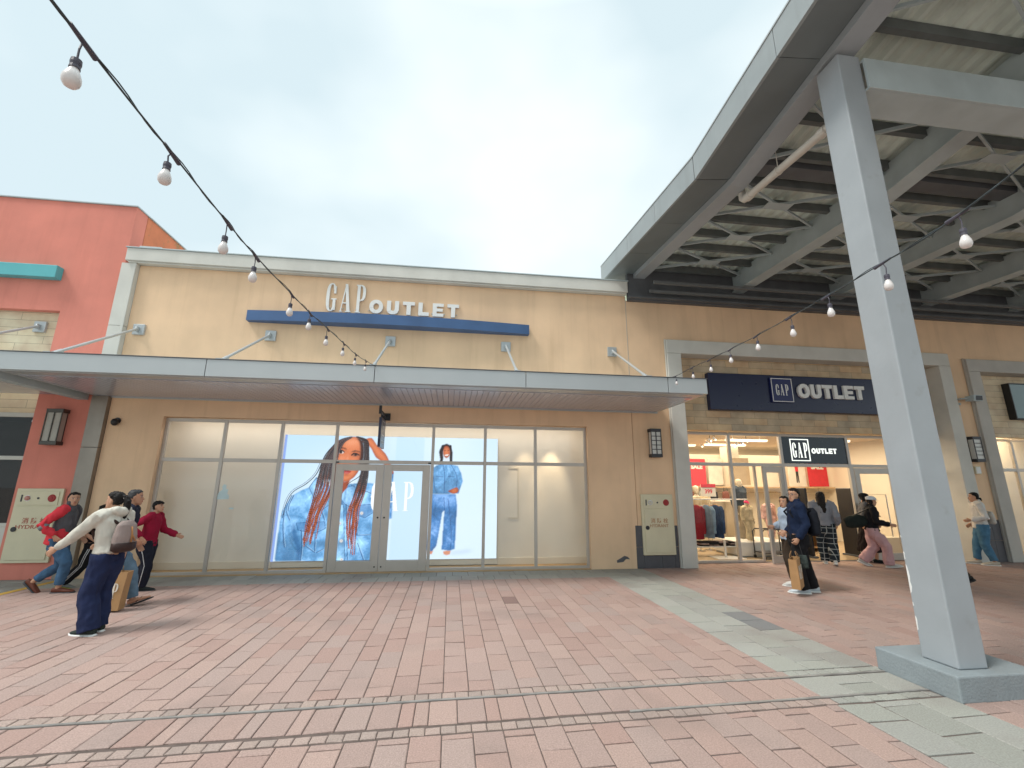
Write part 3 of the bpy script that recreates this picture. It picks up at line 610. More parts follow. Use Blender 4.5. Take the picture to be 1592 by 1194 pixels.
b = MB(); b.box(14.315, 14.338, SY-.03, FY+.236, 3.41, 4.35); b.box(14.34, 17.6, SY-.03, FY+.236, 3.405, 3.428); b.box(14.34, 17.6, SY-.03, FY+.236, 4.332, 4.355); b.build('rim', M['black'], tv)

# ------------------------------------------------------------------ wall lamps, hydrant cabinets, alarm bits
M['lamp_pane'] = mat('frosted lamp glass', (.66, .66, .62), .4, var=.04)
M['lamp_pane_dull'] = mat('dull lamp glass', (.40, .38, .33), .4, var=.08)
def wall_lamp(x0, x1, z0, z1, rows, cols, label, pm, side):
    t = thing('wall_lamp', ((x0+x1)/2, FY, z0), label, 'wall lamp')
    D = .16; b = MB(); b.box(x0, x1, FY-D, FY-.001, z1-.07, z1); b.box(x0, x1, FY-D, FY-.001, z0, z0+.07); b.box(x0+.02, x1-.02, FY-.03, FY-.0015, z0+.07, z1-.07)
    for i in range(cols+1): xx = x0+.012+(x1-x0-.024)*i/cols; b.box(xx-.009, xx+.009, FY-D-.003, FY-D+.012, z0+.07, z1-.07)
    for j in range(1, rows): zz = z0+.07+(z1-z0-.14)*j/rows; b.box(x0+.004, x1-.004, FY-D-.006, FY-D+.009, zz-.007, zz+.007)
    b.build('frame', M['bronze'] if side == 0 else mat('bronze lamp frame', (.09, .085, .075), .4, metal=.6), t, bevel=.004)
    b = MB(); b.box(x0+.018, x1-.018, FY-D+.014, FY-.032, z0+.072, z1-.072); b.build('lamp_shade', pm, t)
wall_lamp(4.30, 4.55, 2.28, 2.90, 5, 2, 'black barred wall lamp above the right hydrant cabinet', M['lamp_pane'], 0)
wall_lamp(12.53, 12.77, 2.29, 2.90, 5, 1, 'black barred wall lamp between the two stone portals', M['lamp_pane'], 0)
wall_lamp(-7.48, -7.20, 2.33, 3.00, 1, 2, 'bronze wall lamp with two tall panels on the orange wall', M['lamp_pane_dull'], 1)
def hydrant(x0, x1, z0, z1, label, faded):
    t = thing('hydrant_cabinet', ((x0+x1)/2, FY, z0), label, 'hydrant cabinet'); w_ = x1-x0; h = z1-z0; cx = (x0+x1)/2
    b = MB(); b.box(x0, x1, FY-.045, FY-.001, z0, z1); b.build('case', M['cabinet'], t, bevel=.006)
    zs = z1-.30
    b = MB(); b.box(x0+.055, x1-.055, FY-.06, FY-.046, z0+.05, zs-.02); d = b.build('door', M['cabinet'], t, bevel=.004)
    b = MB(); b.box(x0+.055, x1-.055, FY-.057, FY-.046, zs+.01, z1-.05); b.build('top_panel', M['cabinet'], t, bevel=.004)
    zc = (zs+z1-.04)/2
    b = MB(); b.tube([(x1-.16, FY-.075, zc), (x1-.16, FY-.0575, zc)], [.055, .068], 20); b.tube([(x1-.16, FY-.082, zc), (x1-.16, FY-.0755, zc)], [.025, .03], 14); b.build('alarm_bell', M['red'], t)
    b = MB(); b.ball((x0+.20, FY-.065, zc), (.042, .03, .042)); b.build('indicator_lamp', mat('indicator', (.55, .25, .2) if not faded else (.6, .55, .45), .2), t, smooth=True)
    b = MB(); b.tube([(x0+.20, FY-.062, zc), (x0+.20, FY-.0575, zc)], .052, 16); b.build('indicator_ring', M['chrome'], t)
    b = MB(); b.tube([(cx, FY-.066, zc), (cx, FY-.0575, zc)], .018, 12); b.box(x0+.095, x0+.12, FY-.060, FY-.0575, zc-.06, zc+.06); b.build('push_button', M['bronze'], t)
    b = MB(); b.tube([(x0+.105, FY-.074, z0+h*.445), (x0+.105, FY-.0605, z0+h*.445)], .042, 18); b.box(x0+.075, x0+.135, FY-.079, FY-.0745, z0+h*.445-.008, z0+h*.445+.008); b.build('door_latch', M['bronze'], d)
    m = M['red_ink'] if not faded else mat('faded red lettering', (.45, .25, .14), .6)
    txt('lettering', '消 防 栓', .105, (cx+.02, FY-.062, z0+h*.555), m, d, .001, .0015, 1.05)
    txt('lettering', 'HYDRANT', .088, (cx+.01, FY-.062, z0+h*.475), m, d, .001, .0015, 1.0 if faded else 1.3)
hydrant(4.04, 4.755, .265, 1.495, 'cream hydrant cabinet in grey tiles under the black lamp', True)
hydrant(-7.72, -6.97, .28, 1.55, 'cream hydrant cabinet with red lettering on the orange wall', False)
dc = thing('dome_camera', (-6.36, FY, 2.76), 'small black dome camera on the cream wall by the steel pilaster', 'camera')
b = MB(); b.tube([(-6.36, FY-.02, 2.82), (-6.36, FY, 2.82)], .06, 14); b.box(-6.40, -6.32, FY-.06, FY-.021, 2.80, 2.84); b.build('mount', M['bronze'], dc)
b = MB(); b.ball((-6.36, FY-.07, 2.785), (.062, .062, .07)); b.build('dome', M['black'], dc, smooth=True)
fl = thing('flood_light', (12.65, FY, 3.83), 'small grey floodlight on an arm beside the right portal', 'floodlight')
b = MB(); b.tube([(12.47, FY-.001, 3.83), (12.47, FY-.14, 3.83), (12.6, FY-.20, 3.83)], .018, 8); b.tube([(12.53, FY, 3.72), (12.53, FY-.06, 3.72)], .03, 10); b.build('arm', M['steel_mid'], fl)
b = MB(); b.hexa([(12.60, FY-.32, 3.75), (12.86, FY-.32, 3.75), (12.84, FY-.12, 3.77), (12.62, FY-.12, 3.77), (12.60, FY-.34, 3.90), (12.86, FY-.34, 3.90), (12.84, FY-.12, 3.89), (12.62, FY-.12, 3.89)]); b.build('housing', M['steel_mid'], fl, bevel=.006)
b = MB(); b.hexa([(12.66, FY-.331, 3.77), (12.84, FY-.331, 3.77), (12.84, FY-.32, 3.77), (12.66, FY-.32, 3.77), (12.66, FY-.343, 3.88), (12.84, FY-.343, 3.88), (12.84, FY-.33, 3.88), (12.66, FY-.33, 3.88)]); b.build('lens', M['bronze'], fl)
ab = thing('switch_box', (12.61, FY, 2.09), 'small white plastic box under the lamp between the portals', 'switch box')
b = MB(); b.box(12.53, 12.69, FY-.07, FY-.001, 2.00, 2.19); b.build('case', M['cabinet'], ab, bevel=.008); b = MB(); b.box(12.55, 12.67, FY-.078, FY-.0705, 2.02, 2.17); b.build('cover', M['white_plastic'], ab, bevel=.003)

# ------------------------------------------------------------------ the lit advert wall behind the left shopfront
SCR = {'jacket':[(-3.436,0.153),(-3.442,0.414),(-3.433,0.883),(-3.408,1.121),(-3.345,1.255),(-3.246,1.431),(-3.072,1.541),(-2.93,1.597),(-2.803,1.805),(-2.57,1.64),(-2.297,1.642),(-2.135,1.671),(-1.861,1.701),(-1.632,1.689),(-1.489,1.368),(-1.388,0.929),(-1.413,0.125)],
'sleeve':[(-1.302,1.918),(-1.225,1.919),(-1.217,1.481),(-1.203,0.97),(-1.279,0.943),(-1.382,0.924),(-1.483,1.368),(-1.354,1.648)],
'sleeve_dark':[(-3.436,0.153),(-3.441,0.363),(-3.287,0.413),(-3.146,0.308),(-2.999,0.147)],
'armshade':[(-3.177,0.935),(-3.056,0.671),(-2.95,0.409),(-2.96,0.147),(-2.999,0.147),(-3.067,0.41),(-3.174,0.671)],
'collarL':[(-2.93,1.597),(-2.803,1.805),(-2.608,1.475),(-2.479,1.256),(-2.654,1.121),(-2.78,1.31)],
'collarR':[(-2.272,1.366),(-2.237,1.587),(-2.022,1.644),(-1.967,1.477),(-2.067,1.202),(-2.181,1.257)],
'inner':[(-2.5,1.475),(-2.287,1.531),(-2.208,1.257),(-2.25,0.825),(-2.385,0.825),(-2.506,1.256)],
'hand':[(-1.971,2.551),(-1.878,2.623),(-1.738,2.655),(-1.638,2.534),(-1.491,2.391),(-1.382,2.262),(-1.25,1.99),(-1.225,1.905),(-1.301,1.904),(-1.472,2.131),(-1.622,2.244),(-1.735,2.43),(-1.858,2.553)],
'face':[(-2.425,2.203),(-2.407,2.375),(-2.348,2.521),(-2.245,2.624),(-2.108,2.677),(-1.977,2.621),(-1.898,2.456),(-1.887,2.24),(-1.93,2.039),(-1.999,1.868),(-2.114,1.755),(-2.235,1.712),(-2.353,1.809),(-2.407,2.005)],
'neck':[(-2.482,1.864),(-2.353,1.809),(-2.235,1.712),(-2.114,1.755),(-2.169,1.587),(-2.255,1.476),(-2.445,1.475),(-2.52,1.696)],
'eyeL':[(-2.41,2.341),(-2.377,2.382),(-2.329,2.377),(-2.281,2.337),(-2.323,2.308),(-2.379,2.307)],
'irisL':[(-2.388,2.347),(-2.371,2.373),(-2.337,2.371),(-2.324,2.342),(-2.338,2.313),(-2.371,2.313)],
'eyeR':[(-2.131,2.279),(-2.092,2.317),(-2.028,2.315),(-1.969,2.279),(-2.023,2.255),(-2.087,2.254)],
'irisR':[(-2.082,2.294),(-2.064,2.315),(-2.028,2.313),(-2.014,2.284),(-2.029,2.261),(-2.062,2.26)],
'browL':[(-2.422,2.418),(-2.37,2.457),(-2.27,2.43),(-2.23,2.39),(-2.311,2.417),(-2.372,2.422),(-2.414,2.387)],
'browR':[(-2.151,2.351),(-2.07,2.387),(-1.97,2.365),(-1.934,2.331),(-2.025,2.356),(-2.095,2.352)],
'lips':[(-2.291,1.944),(-2.259,1.993),(-2.217,1.979),(-2.184,1.985),(-2.102,1.935),(-2.154,1.889),(-2.207,1.872),(-2.259,1.894)],
'nose':[(-2.281,2.077),(-2.241,2.098),(-2.192,2.079),(-2.143,2.093),(-2.157,2.059),(-2.223,2.047)],
'pocketL':[(-3.106,0.882),(-2.553,0.906),(-2.526,0.773),(-2.691,0.694),(-2.795,0.682),(-3.065,0.749)],
'pocketR':[(-1.947,1.23),(-1.633,1.258),(-1.587,1.093),(-1.749,0.985),(-1.917,1.039)],
'placket':[(-2.344,1.257),(-2.208,1.257),(-2.083,0.14),(-2.26,0.142)],
'btn_b1':[(-2.149,0.527),(-2.154,0.504),(-2.173,0.49),(-2.198,0.49),(-2.219,0.504),(-2.229,0.528),(-2.223,0.551),(-2.205,0.565),(-2.18,0.565),(-2.159,0.55)],
'btn_b2':[(-2.116,0.161),(-2.121,0.141),(-2.137,0.129),(-2.159,0.129),(-2.177,0.142),(-2.185,0.162),(-2.181,0.181),(-2.164,0.193),(-2.143,0.193),(-2.125,0.181)],
'btn_b3':[(-1.784,1.077),(-1.79,1.053),(-1.809,1.038),(-1.834,1.038),(-1.856,1.053),(-1.866,1.077),(-1.86,1.101),(-1.841,1.116),(-1.815,1.116),(-1.794,1.101)],
'btn_b4':[(-2.214,0.873),(-2.219,0.852),(-2.236,0.84),(-2.257,0.84),(-2.276,0.853),(-2.284,0.873),(-2.28,0.894),(-2.263,0.906),(-2.242,0.906),(-2.223,0.893)],
'btn_b5':[(-2.796,0.788),(-2.8,0.769),(-2.814,0.757),(-2.834,0.758),(-2.851,0.769),(-2.859,0.788),(-2.855,0.807),(-2.84,0.818),(-2.821,0.818),(-2.804,0.806)],
'seams':[[(-3.259,1.431),(-3.319,1.255),(-3.33,1.121),(-3.243,0.935)],[(-3.219,1.431),(-3.284,1.255),(-3.296,1.121)],[(-2.999,0.749),(-2.953,0.435),(-2.947,0.147)],[(-2.716,0.681),(-2.691,0.303)],[(-2.624,1.094),(-2.555,0.933)],[(-2.651,0.302),(-2.514,0.379)],[(-2.874,0.434),(-2.705,0.316)],[(-1.931,1.039),(-1.884,0.636)],[(-1.884,0.636),(-1.587,0.647)],[(-1.858,0.477),(-1.709,0.134)],[(-2.154,1.257),(-2.036,0.152)],[(-2.329,1.094),(-2.256,0.155)],[(-3.369,1.121),(-3.355,0.777),(-3.287,0.413)],[(-2.077,1.644),(-1.649,1.479)]],
'hairL0':[(-2.164,2.67),(-2.41,2.592),(-2.598,2.372),(-2.7,2.143),(-2.765,1.833),(-2.794,1.584),(-2.855,1.256),(-2.914,0.934),(-2.946,0.617),(-2.983,0.358)],
'hairL1':[(-2.19,2.64),(-2.32,2.521),(-2.411,2.289),(-2.431,2.061),(-2.435,1.808),(-2.456,1.586),(-2.551,1.311),(-2.646,1.04),(-2.699,0.774),(-2.754,0.407)],
'hairR0':[(-2.051,2.672),(-1.917,2.587),(-1.868,2.327),(-1.897,1.983),(-1.958,1.7),(-2.017,1.422),(-2.09,1.148),(-2.107,0.878),(-2.079,0.558),(-2.012,0.242)],
'hairR1':[(-2.037,2.672),(-1.818,2.589),(-1.768,2.299),(-1.757,1.984),(-1.772,1.702),(-1.811,1.423),(-1.899,1.148),(-1.904,0.877),(-1.905,0.557),(-1.899,0.163)],
'stray':[(-2.725,2.114),(-2.822,1.86),(-3.004,1.665),(-3.229,1.513),(-3.338,1.309),(-3.393,0.988)],
'stray2':[(-1.858,2.012),(-1.928,1.841),(-2.084,1.727),(-2.187,1.643)],
'G':[(-1.638,1.703),(-1.288,1.705),(-1.247,1.093),(-1.593,1.093)],
'Acap':[(-1.268,1.117),(-1.307,1.701),(-1.11,1.116)],
'A':[(-1.351,1.117),(-1.264,1.719),(-1.23,1.719),(-1.077,1.116)],
'P':[(-0.966,1.116),(-1.003,1.731),(-0.798,1.732),(-0.764,1.116)],
'Gg':[(-1.611,1.133),(-1.656,1.733),(-1.444,1.734),(-1.402,1.133)],
's_hair':[(-0.241,2.214),(-0.276,2.39),(-0.218,2.522),(-0.113,2.564),(-0.023,2.526),(0.025,2.377),(0.022,2.164),(0.001,1.989),(-0.037,2.234),(-0.043,2.411),(-0.185,2.409),(-0.177,2.215),(-0.253,1.916),(-0.274,1.847),(-0.272,2.125)],
's_face':[(-0.032,2.383),(-0.037,2.325),(-0.057,2.277),(-0.087,2.251),(-0.122,2.25),(-0.154,2.276),(-0.178,2.322),(-0.188,2.381),(-0.182,2.439),(-0.163,2.487),(-0.132,2.513),(-0.097,2.514),(-0.065,2.488),(-0.042,2.442)],
's_smile':[(-0.154,2.324),(-0.061,2.326),(-0.081,2.29),(-0.131,2.289)],
's_neck':[(-0.144,2.268),(-0.063,2.269),(-0.047,2.128),(-0.094,2.058),(-0.153,2.127)],
's_jacket':[(-0.424,1.846),(-0.397,2.019),(-0.313,2.09),(-0.173,2.113),(-0.015,2.115),(0.146,2.078),(0.229,1.921),(0.27,1.748),(0.205,1.557),(0.187,1.489),(-0.043,1.478),(-0.396,1.476),(-0.432,1.639)],
's_hand':[(-0.045,1.532),(0.04,1.581),(0.144,1.616),(0.181,1.557),(0.148,1.496),(0.026,1.492)],
's_jeans':[(-0.396,1.476),(0.124,1.478),(0.16,1.234),(0.151,0.7),(0.142,0.347),(0.035,0.309),(-0.135,0.337),(-0.123,0.702),(-0.109,1.133),(-0.149,1.099),(-0.201,0.702),(-0.246,0.409),(-0.335,0.301),(-0.471,0.331),(-0.428,0.703),(-0.402,1.166)],
's_shoe':[(-0.1,0.305),(0.055,0.316),(0.045,0.238),(-0.029,0.22),(-0.091,0.24)],
's_shoe2':[(-0.45,0.328),(-0.309,0.313),(-0.333,0.25),(-0.426,0.244)],
's_shadow':[(0.036,0.284),(0.409,0.331),(0.547,0.31),(0.377,0.254),(0.072,0.238)],
's_seams':[[(-0.172,2.092),(-0.128,1.848),(-0.131,1.487)],[(0.004,2.094),(0.136,1.851),(0.121,1.574)],[(-0.302,1.847),(-0.162,1.841)],[(-0.057,1.849),(0.09,1.843)],[(-0.127,1.402),(-0.106,1.133)],[(-0.039,1.369),(0.055,0.7),(0.051,0.342)],[(-0.372,1.846),(-0.323,1.538)]],
}
sr = thing('advert_screen', (-1.24, 10.08, .15), 'large glowing advert screen of a braided model in denim behind the glass doors', 'screen')
b = MB(); b.box(-3.475, 1.03, 10.083, 10.119, .145, 2.69); b.build('screen_panel', M['black'], sr)
b = MB(); b.box(-3.52, -3.476, 10.07, 10.119, .145, 2.69); b.build('screen_edge', emat('screen edge', (.30, .44, .88), .6), sr)
def smooth(pts, n=6):
    o = []; P = [pts[0]]+list(pts)+[pts[-1]]
    for i in range(1, len(P)-2):
        for j in range(n):
            t = j/n; o.append(tuple(.5*((2*P[i][k])+(-P[i-1][k]+P[i+1][k])*t+(2*P[i-1][k]-5*P[i][k]+4*P[i+1][k]-P[i+2][k])*t*t+(-P[i-1][k]+3*P[i][k]-3*P[i+1][k]+P[i+2][k])*t**3) for k in (0, 1)))
    return o+[pts[-1]]
def closed(pts, n=5): P = list(pts); q = smooth(P[-2:]+P+P[:2], n); return q[2*n-0:-(2*n)-0]
fx = sum(p[0] for p in SCR['s_face'])/14; fz = sum(p[1] for p in SCR['s_face'])/14
# the picture on the screen is worked out here as colours on a fine sheet (the photograph that the screen shows)
import numpy as np
PX0, PX1, PZ0, PZ1 = -3.475, 1.03, .145, 2.69
NW, NH = 470, 266
gx = np.linspace(PX0, PX1, NW); gz = np.linspace(PZ0, PZ1, NH); GX, GZ = np.meshgrid(gx, gz)
rng = np.random.RandomState(4)
IMG = np.zeros((NH, NW, 3)); DXP = (PX1-PX0)/(NW-1)
def blur(a, r, it=2):
    for _ in range(it):
        for ax in (0, 1):
            p = np.pad(a, [(r+1, r) if i == ax else (0, 0) for i in range(2)], mode='edge'); c = np.cumsum(p, axis=ax)
            a = (c[2*r+1:]-c[:-2*r-1])/(2*r+1) if ax == 0 else (c[:, 2*r+1:]-c[:, :-2*r-1])/(2*r+1)
    return a
def mask(poly, soft=1):
    inside = np.zeros((NH, NW), bool); P = list(poly)
    for (x0, z0), (x1, z1) in zip(P, P[1:]+P[:1]):
        if z0 == z1: continue
        c = ((z0 > GZ) != (z1 > GZ)) & (GX < (x1-x0)*(GZ-z0)/(z1-z0)+x0); inside ^= c
    m = inside.astype(float); return blur(m, soft, 1) if soft else m
def vnoise(n, seed):
    r_ = np.random.RandomState(seed); h = max(2, int(n*NH/NW)+2); g_ = r_.rand(h+1, n+2); u = np.linspace(0, n, NW); v = np.linspace(0, h-1, NH)
    iu, iv = u.astype(int), v.astype(int); fu, fv = (u-iu), (v-iv); fu = fu*fu*(3-2*fu); fv = (fv*fv*(3-2*fv))[:, None]
    a = g_[iv][:, iu]*(1-fu)+g_[iv][:, iu+1]*fu; b = g_[iv+1][:, iu]*(1-fu)+g_[iv+1][:, iu+1]*fu; return a*(1-fv)+b*fv
def over(col, a):
    col = np.asarray(col, float)
    if col.ndim == 1: col = col[None, None, :]
    IMG[:] = IMG*(1-a[..., None])+col*a[..., None]
def gauss(cx, cz, rx, rz): return np.exp(-(((GX-cx)/rx)**2+((GZ-cz)/rz)**2))
def stroke(pts, w0, w1):
    a = np.zeros((NH, NW)); t_ = np.zeros((NH, NW)); n = len(pts)
    for i in range(n-1):
        (x0, z0), (x1, z1) = pts[i], pts[i+1]; s = max(1, int(math.hypot(x1-x0, z1-z0)/.006))
        for j in range(s):
            f = j/s; x, z = x0+(x1-x0)*f, z0+(z1-z0)*f; k = (i+f)/(n-1); w = w0+(w1-w0)*k
            ci, cj = (z-PZ0)/(PZ1-PZ0)*(NH-1), (x-PX0)/(PX1-PX0)*(NW-1); rr = int(w/DXP)+2; i0, i1, j0, j1 = max(0, int(ci)-rr), min(NH, int(ci)+rr+2), max(0, int(cj)-rr), min(NW, int(cj)+rr+2)
            if i0 >= i1 or j0 >= j1: continue
            d = np.hypot((gz[i0:i1, None]-z), (gx[None, j0:j1]-x)); v = np.clip(1.25-d/w, 0, 1); v = np.clip(v*2, 0, 1)
            sub = a[i0:i1, j0:j1]; up_ = v > sub; sub[up_] = v[up_]; t_[i0:i1, j0:j1][up_] = k
    return a, t_
lerp = lambda a, b, t: np.asarray(a)*(1-t[..., None])+np.asarray(b)*t[..., None]
# backdrop
IMG[:] = lerp((.47, .70, .90), (.74, .88, .98), np.clip(.25+.75*(GX+3.4)/4.4*.4+.5*(vnoise(4, 1)-.3)+.35*(1-(GZ-.1)/2.6), 0, 1))
over((.52, .74, .93), mask([(-1.2, .1), (-.60, .1), (-.60, 2.7), (-1.2, 2.7)], 1)*.6)
def denim(poly, base, seed, soft=1, folds=24):
    m = mask(poly, soft); xs = [p[0] for p in poly]; zs = [p[1] for p in poly]
    f = .55*vnoise(14, seed)+.3*vnoise(40, seed+1)+.15*vnoise(160, seed+2)
    f = np.clip((f-.5)*1.9+.5, 0, 1); edge = blur(m, 6)
    r_ = np.random.RandomState(seed); fo = np.zeros((NH, NW))
    for _ in range(folds):
        x, z = r_.uniform(min(xs), max(xs)), r_.uniform(min(zs), max(zs)); a = r_.uniform(-.9, .9)+(math.pi/2 if r_.rand() < .75 else 0); ln = r_.uniform(.10, .35)
        u = (GX-x)*math.cos(a)+(GZ-z)*math.sin(a); v = -(GX-x)*math.sin(a)+(GZ-z)*math.cos(a)+.25*u*u*r_.uniform(-1, 1)*4
        fo += np.exp(-(u/ln)**2-(v/.022)**2)*r_.choice([-1, 1])*r_.uniform(.3, .8)
    b_ = np.asarray(base); lum = (.62+.75*f)*(.72+.42*edge)*(1+.30*np.clip(fo, -1, 1))
    col = b_[None, None, :]*lum[..., None]; col += (np.array((.30, .30, .26))*np.clip(lum-1, 0, 1)[..., None])
    over(col, m); return m
J_ = denim(SCR['jacket'], (.135, .36, .66), 11, folds=46); denim(SCR['sleeve'], (.10, .28, .58), 21)
over((.03, .10, .26), mask(SCR['armshade'], 3)*.6); over((.025, .09, .22), mask(SCR['inner'], 2)*.75)
over((.05, .16, .36), mask(SCR['sleeve_dark'], 4)*.25)
for k in ('pocketL', 'pocketR'): over((.07, .20, .44), mask(SCR[k], 2)*.55)
denim(SCR['collarL'], (.24, .50, .80), 31, folds=5); denim(SCR['collarR'], (.22, .46, .76), 33, folds=5); denim(SCR['placket'], (.24, .50, .80), 35, folds=4)
for q in SCR['seams']:
    a, _ = stroke(smooth(q, 5), .010, .009); over((.03, .09, .22), a*.75)
    a, _ = stroke([(x+.022, z+.004) for x, z in smooth(q, 5)], .005, .005); over((.46, .66, .84), a*.6)
for q in ('collarL', 'collarR', 'placket', 'pocketL', 'pocketR'):
    a, _ = stroke(SCR[q]+SCR[q][:1], .008, .008); over((.035, .11, .26), a*.7)
for i in range(1, 6):
    c = np.mean(np.array(SCR['btn_b%d' % i]), 0); over((.20, .25, .33), gauss(c[0]+.008, c[1]-.012, .036, .036)*.7); over((.80, .80, .78), np.clip(gauss(c[0], c[1], .032, .032)*1.8-.3, 0, 1)); over((.25, .22, .2), gauss(c[0], c[1], .010, .010))
# skin
def skin(poly, seed, k0=(.30, .055, .02), k1=(.74, .235, .10)):
    m = mask(closed(poly), 1); e = blur(mask(closed(poly), 0), 5); over(lerp(k0, k1, np.clip((e-.35)*1.55+.25*(vnoise(9, seed)-.5), 0, 1)), m); return m
nk = mask(SCR['neck'], 1); over((.33, .07, .03), nk)
hl0, hl1 = smooth(SCR['hairL0'], 4), smooth(SCR['hairL1'], 4); hr0, hr1 = smooth(SCR['hairR0'], 4), smooth(SCR['hairR1'], 4)
over((.03, .02, .022), mask(hl0[:18]+hl1[:18][::-1], 2)*.85)
fm = skin(SCR['face'], 51); skin(SCR['hand'], 53)
fc = np.mean(np.array(SCR['face']), 0)
def pc(k): return np.mean(np.array(SCR[k]), 0)
e1, e2, ns, lp = pc('eyeL'), pc('eyeR'), pc('nose'), pc('lips')
for (cx, cz, rx, rz, col, s) in ((fc[0]+.02, e1[1]+.22, .17, .09, (.90, .40, .22), .55), (e1[0]+.02, e1[1]-.17, .09, .08, (.88, .33, .18), .5), (e2[0]+.03, e2[1]-.13, .07, .08, (.86, .30, .16), .4), (ns[0], ns[1]+.07, .022, .10, (.90, .42, .26), .5),
        (e1[0], e1[1]+.015, .09, .05, (.30, .06, .03), .55), (e2[0], e2[1]+.015, .09, .05, (.30, .06, .03), .6), (ns[0], ns[1]-.012, .055, .022, (.22, .04, .02), .65), (lp[0], lp[1]-.08, .08, .03, (.32, .07, .03), .5), (fc[0]+.22, fc[1]-.1, .09, .26, (.28, .05, .02), .55)):
    over(col, gauss(cx, cz, rx, rz)*s*fm)
for k in ('browL', 'browR'): over((.05, .02, .015), mask(SCR[k], 1)*.85)
over((.72, .66, .62), mask(SCR['eyeL'], 1)*.9); over((.02, .012, .012), mask(SCR['irisL'], 0)); a, _ = stroke(SCR['eyeL'][:4], .012, .010); over((.02, .01, .01), a)
over((.25, .12, .09), mask(SCR['eyeR'], 1)*.8); over((.02, .012, .012), mask(SCR['irisR'], 1)); a, _ = stroke(SCR['eyeR'][:4], .012, .010); over((.02, .01, .01), a)
over((.44, .06, .06), mask(SCR['lips'], 1)); over((.70, .22, .18), gauss(lp[0], lp[1]-.035, .05, .016)*.6); a, _ = stroke([(lp[0]-.07, lp[1]+.004), (lp[0], lp[1]+.012), (lp[0]+.09, lp[1]+.0)], .007, .007); over((.16, .02, .02), a*.8)
for i, k in enumerate(((0, 1), (1, 2), (2, 3))):   # finger gaps on the raised hand
    x0, z0 = SCR['hand'][1]; a, _ = stroke([(x0-.07+.04*i, z0-.02-.02*i), (x0+.03+.03*i, z0-.05-.03*i)], .006, .004); over((.30, .06, .03), a*.6)
# braids, strand by strand
def braids(g0, g1, n, lo, hi, jit, w0, w1, dark, light, tip=None, seed=1):
    r_ = np.random.RandomState(seed); g0, g1 = smooth(g0, 4), smooth(g1, 4); order = list(range(n)); r_.shuffle(order)
    for i in order:
        t = (i+r_.rand())/n; ph = r_.rand()*6; ln = []; h_ = hi-(.16*r_.rand() if tip is not None else 0)
        for k in range(int(lo*len(g0)), int(h_*len(g0))):
            kk = k/len(g0); wob = jit*kk*math.sin(ph+kk*7)+jit*.4*math.sin(ph*2+kk*19); ln.append((g0[k][0]*(1-t)+g1[k][0]*t+wob, g0[k][1]*(1-t)+g1[k][1]*t))
        if len(ln) < 3: continue
        a, tt = stroke(ln, w0, w1); tone = r_.rand(); base = np.asarray(dark)*(1-tone)+np.asarray(light)*tone
        tw = .72+.38*np.sin((GZ*1.0+GX*.5)*150+ph*3); col = base[None, None, :]*tw[..., None]
        if tip is not None: q = np.clip((tt-.52+.2*(tone-.5))*6, 0, 1); col = col*(1-q[..., None])+(np.asarray(tip)*(.55+.7*r_.rand()))[None, None, :]*tw[..., None]*q[..., None]
        over(col, a*.96); sh, _ = stroke([(x+w0*.9, z) for x, z in ln], .004, .003); over((.01, .008, .01), sh*.55)
a, _ = stroke(smooth(SCR['stray'], 6), .010, .007); over((.05, .05, .06), a); a, _ = stroke([(x-.03, z+.02) for x, z in smooth(SCR['stray'], 6)], .006, .005); over((.07, .07, .09), a*.8)
a, _ = stroke(smooth(SCR['stray2'], 6), .009, .006); over((.03, .02, .02), a)
over((.02, .015, .018), mask(hr0[:20]+hr1[:20][::-1], 2)*.8)
over((.025, .018, .02), mask([(x-.085, z) for x, z in hr0[2:13]]+hr0[2:13][::-1], 2)*.92)
braids(SCR['hairL0'], SCR['hairL1'], 22, 0, 1.0, .030, .0125, .0075, (.03, .02, .025), (.17, .12, .12), (.50, .12, .045), 3)
braids(SCR['hairR0'], SCR['hairR1'], 18, 0, 1.0, .022, .0125, .008, (.025, .018, .022), (.15, .11, .11), (.55, .13, .05), 5)
# lettering and the second, small figure
polys = []
for (ch, x0, x1) in (('G', -1.66, -1.40), ('A', -1.345, -1.08), ('P', -1.0, -.775)):
    ps0, wd = glyph(ch); k = (x1-x0)/wd
    for q in ps0: qq = [(x0+a*k, 1.115+c*.61) for a, c in q]; over((.55, .70, .84), mask([(x+.012, z-.012) for x, z in qq], 1)*.5); polys.append(qq)
for qq in polys: over((.92, .96, .98), mask(qq, 0))
over((.48, .60, .78), mask(SCR['s_shadow'], 4)*.55)
for k in ('s_shoe', 's_shoe2'): over((.66, .30, .19), mask(SCR[k], 1))
over((.03, .02, .022), mask(SCR['s_hair'], 1)); over((.70, .78, .86), mask(SCR['s_neck'], 1))
denim(SCR['s_jeans'], (.085, .25, .56), 61, folds=16); denim(SCR['s_jacket'], (.15, .38, .70), 67, folds=14); over((.02, .07, .2), mask([(-.16, .35), (-.14, 1.05), (-.12, 1.3), (-.10, 1.05), (-.12, .35)], 2)*.0)
for q in SCR['s_seams']: a, _ = stroke(smooth(q, 4), .009, .008); over((.035, .10, .26), a*.65)
skin(SCR['s_hand'], 71); skin(SCR['s_face'], 73)
for s2 in (-1, 1): over((.05, .02, .02), gauss(fx+s2*.032, fz+.028, .014, .009)); a, _ = stroke([(fx+s2*.085, fz+.13), (fx+s2*.10, fz), (fx+s2*.095, fz-.2)], .022, .016); over((.03, .02, .022), a)
over((.85, .80, .76), mask(SCR['s_smile'], 0)*.9)
me = bpy.data.meshes.new('picture')
V_ = np.stack([GX, np.full_like(GX, 10.0815), GZ], -1).reshape(-1, 3)
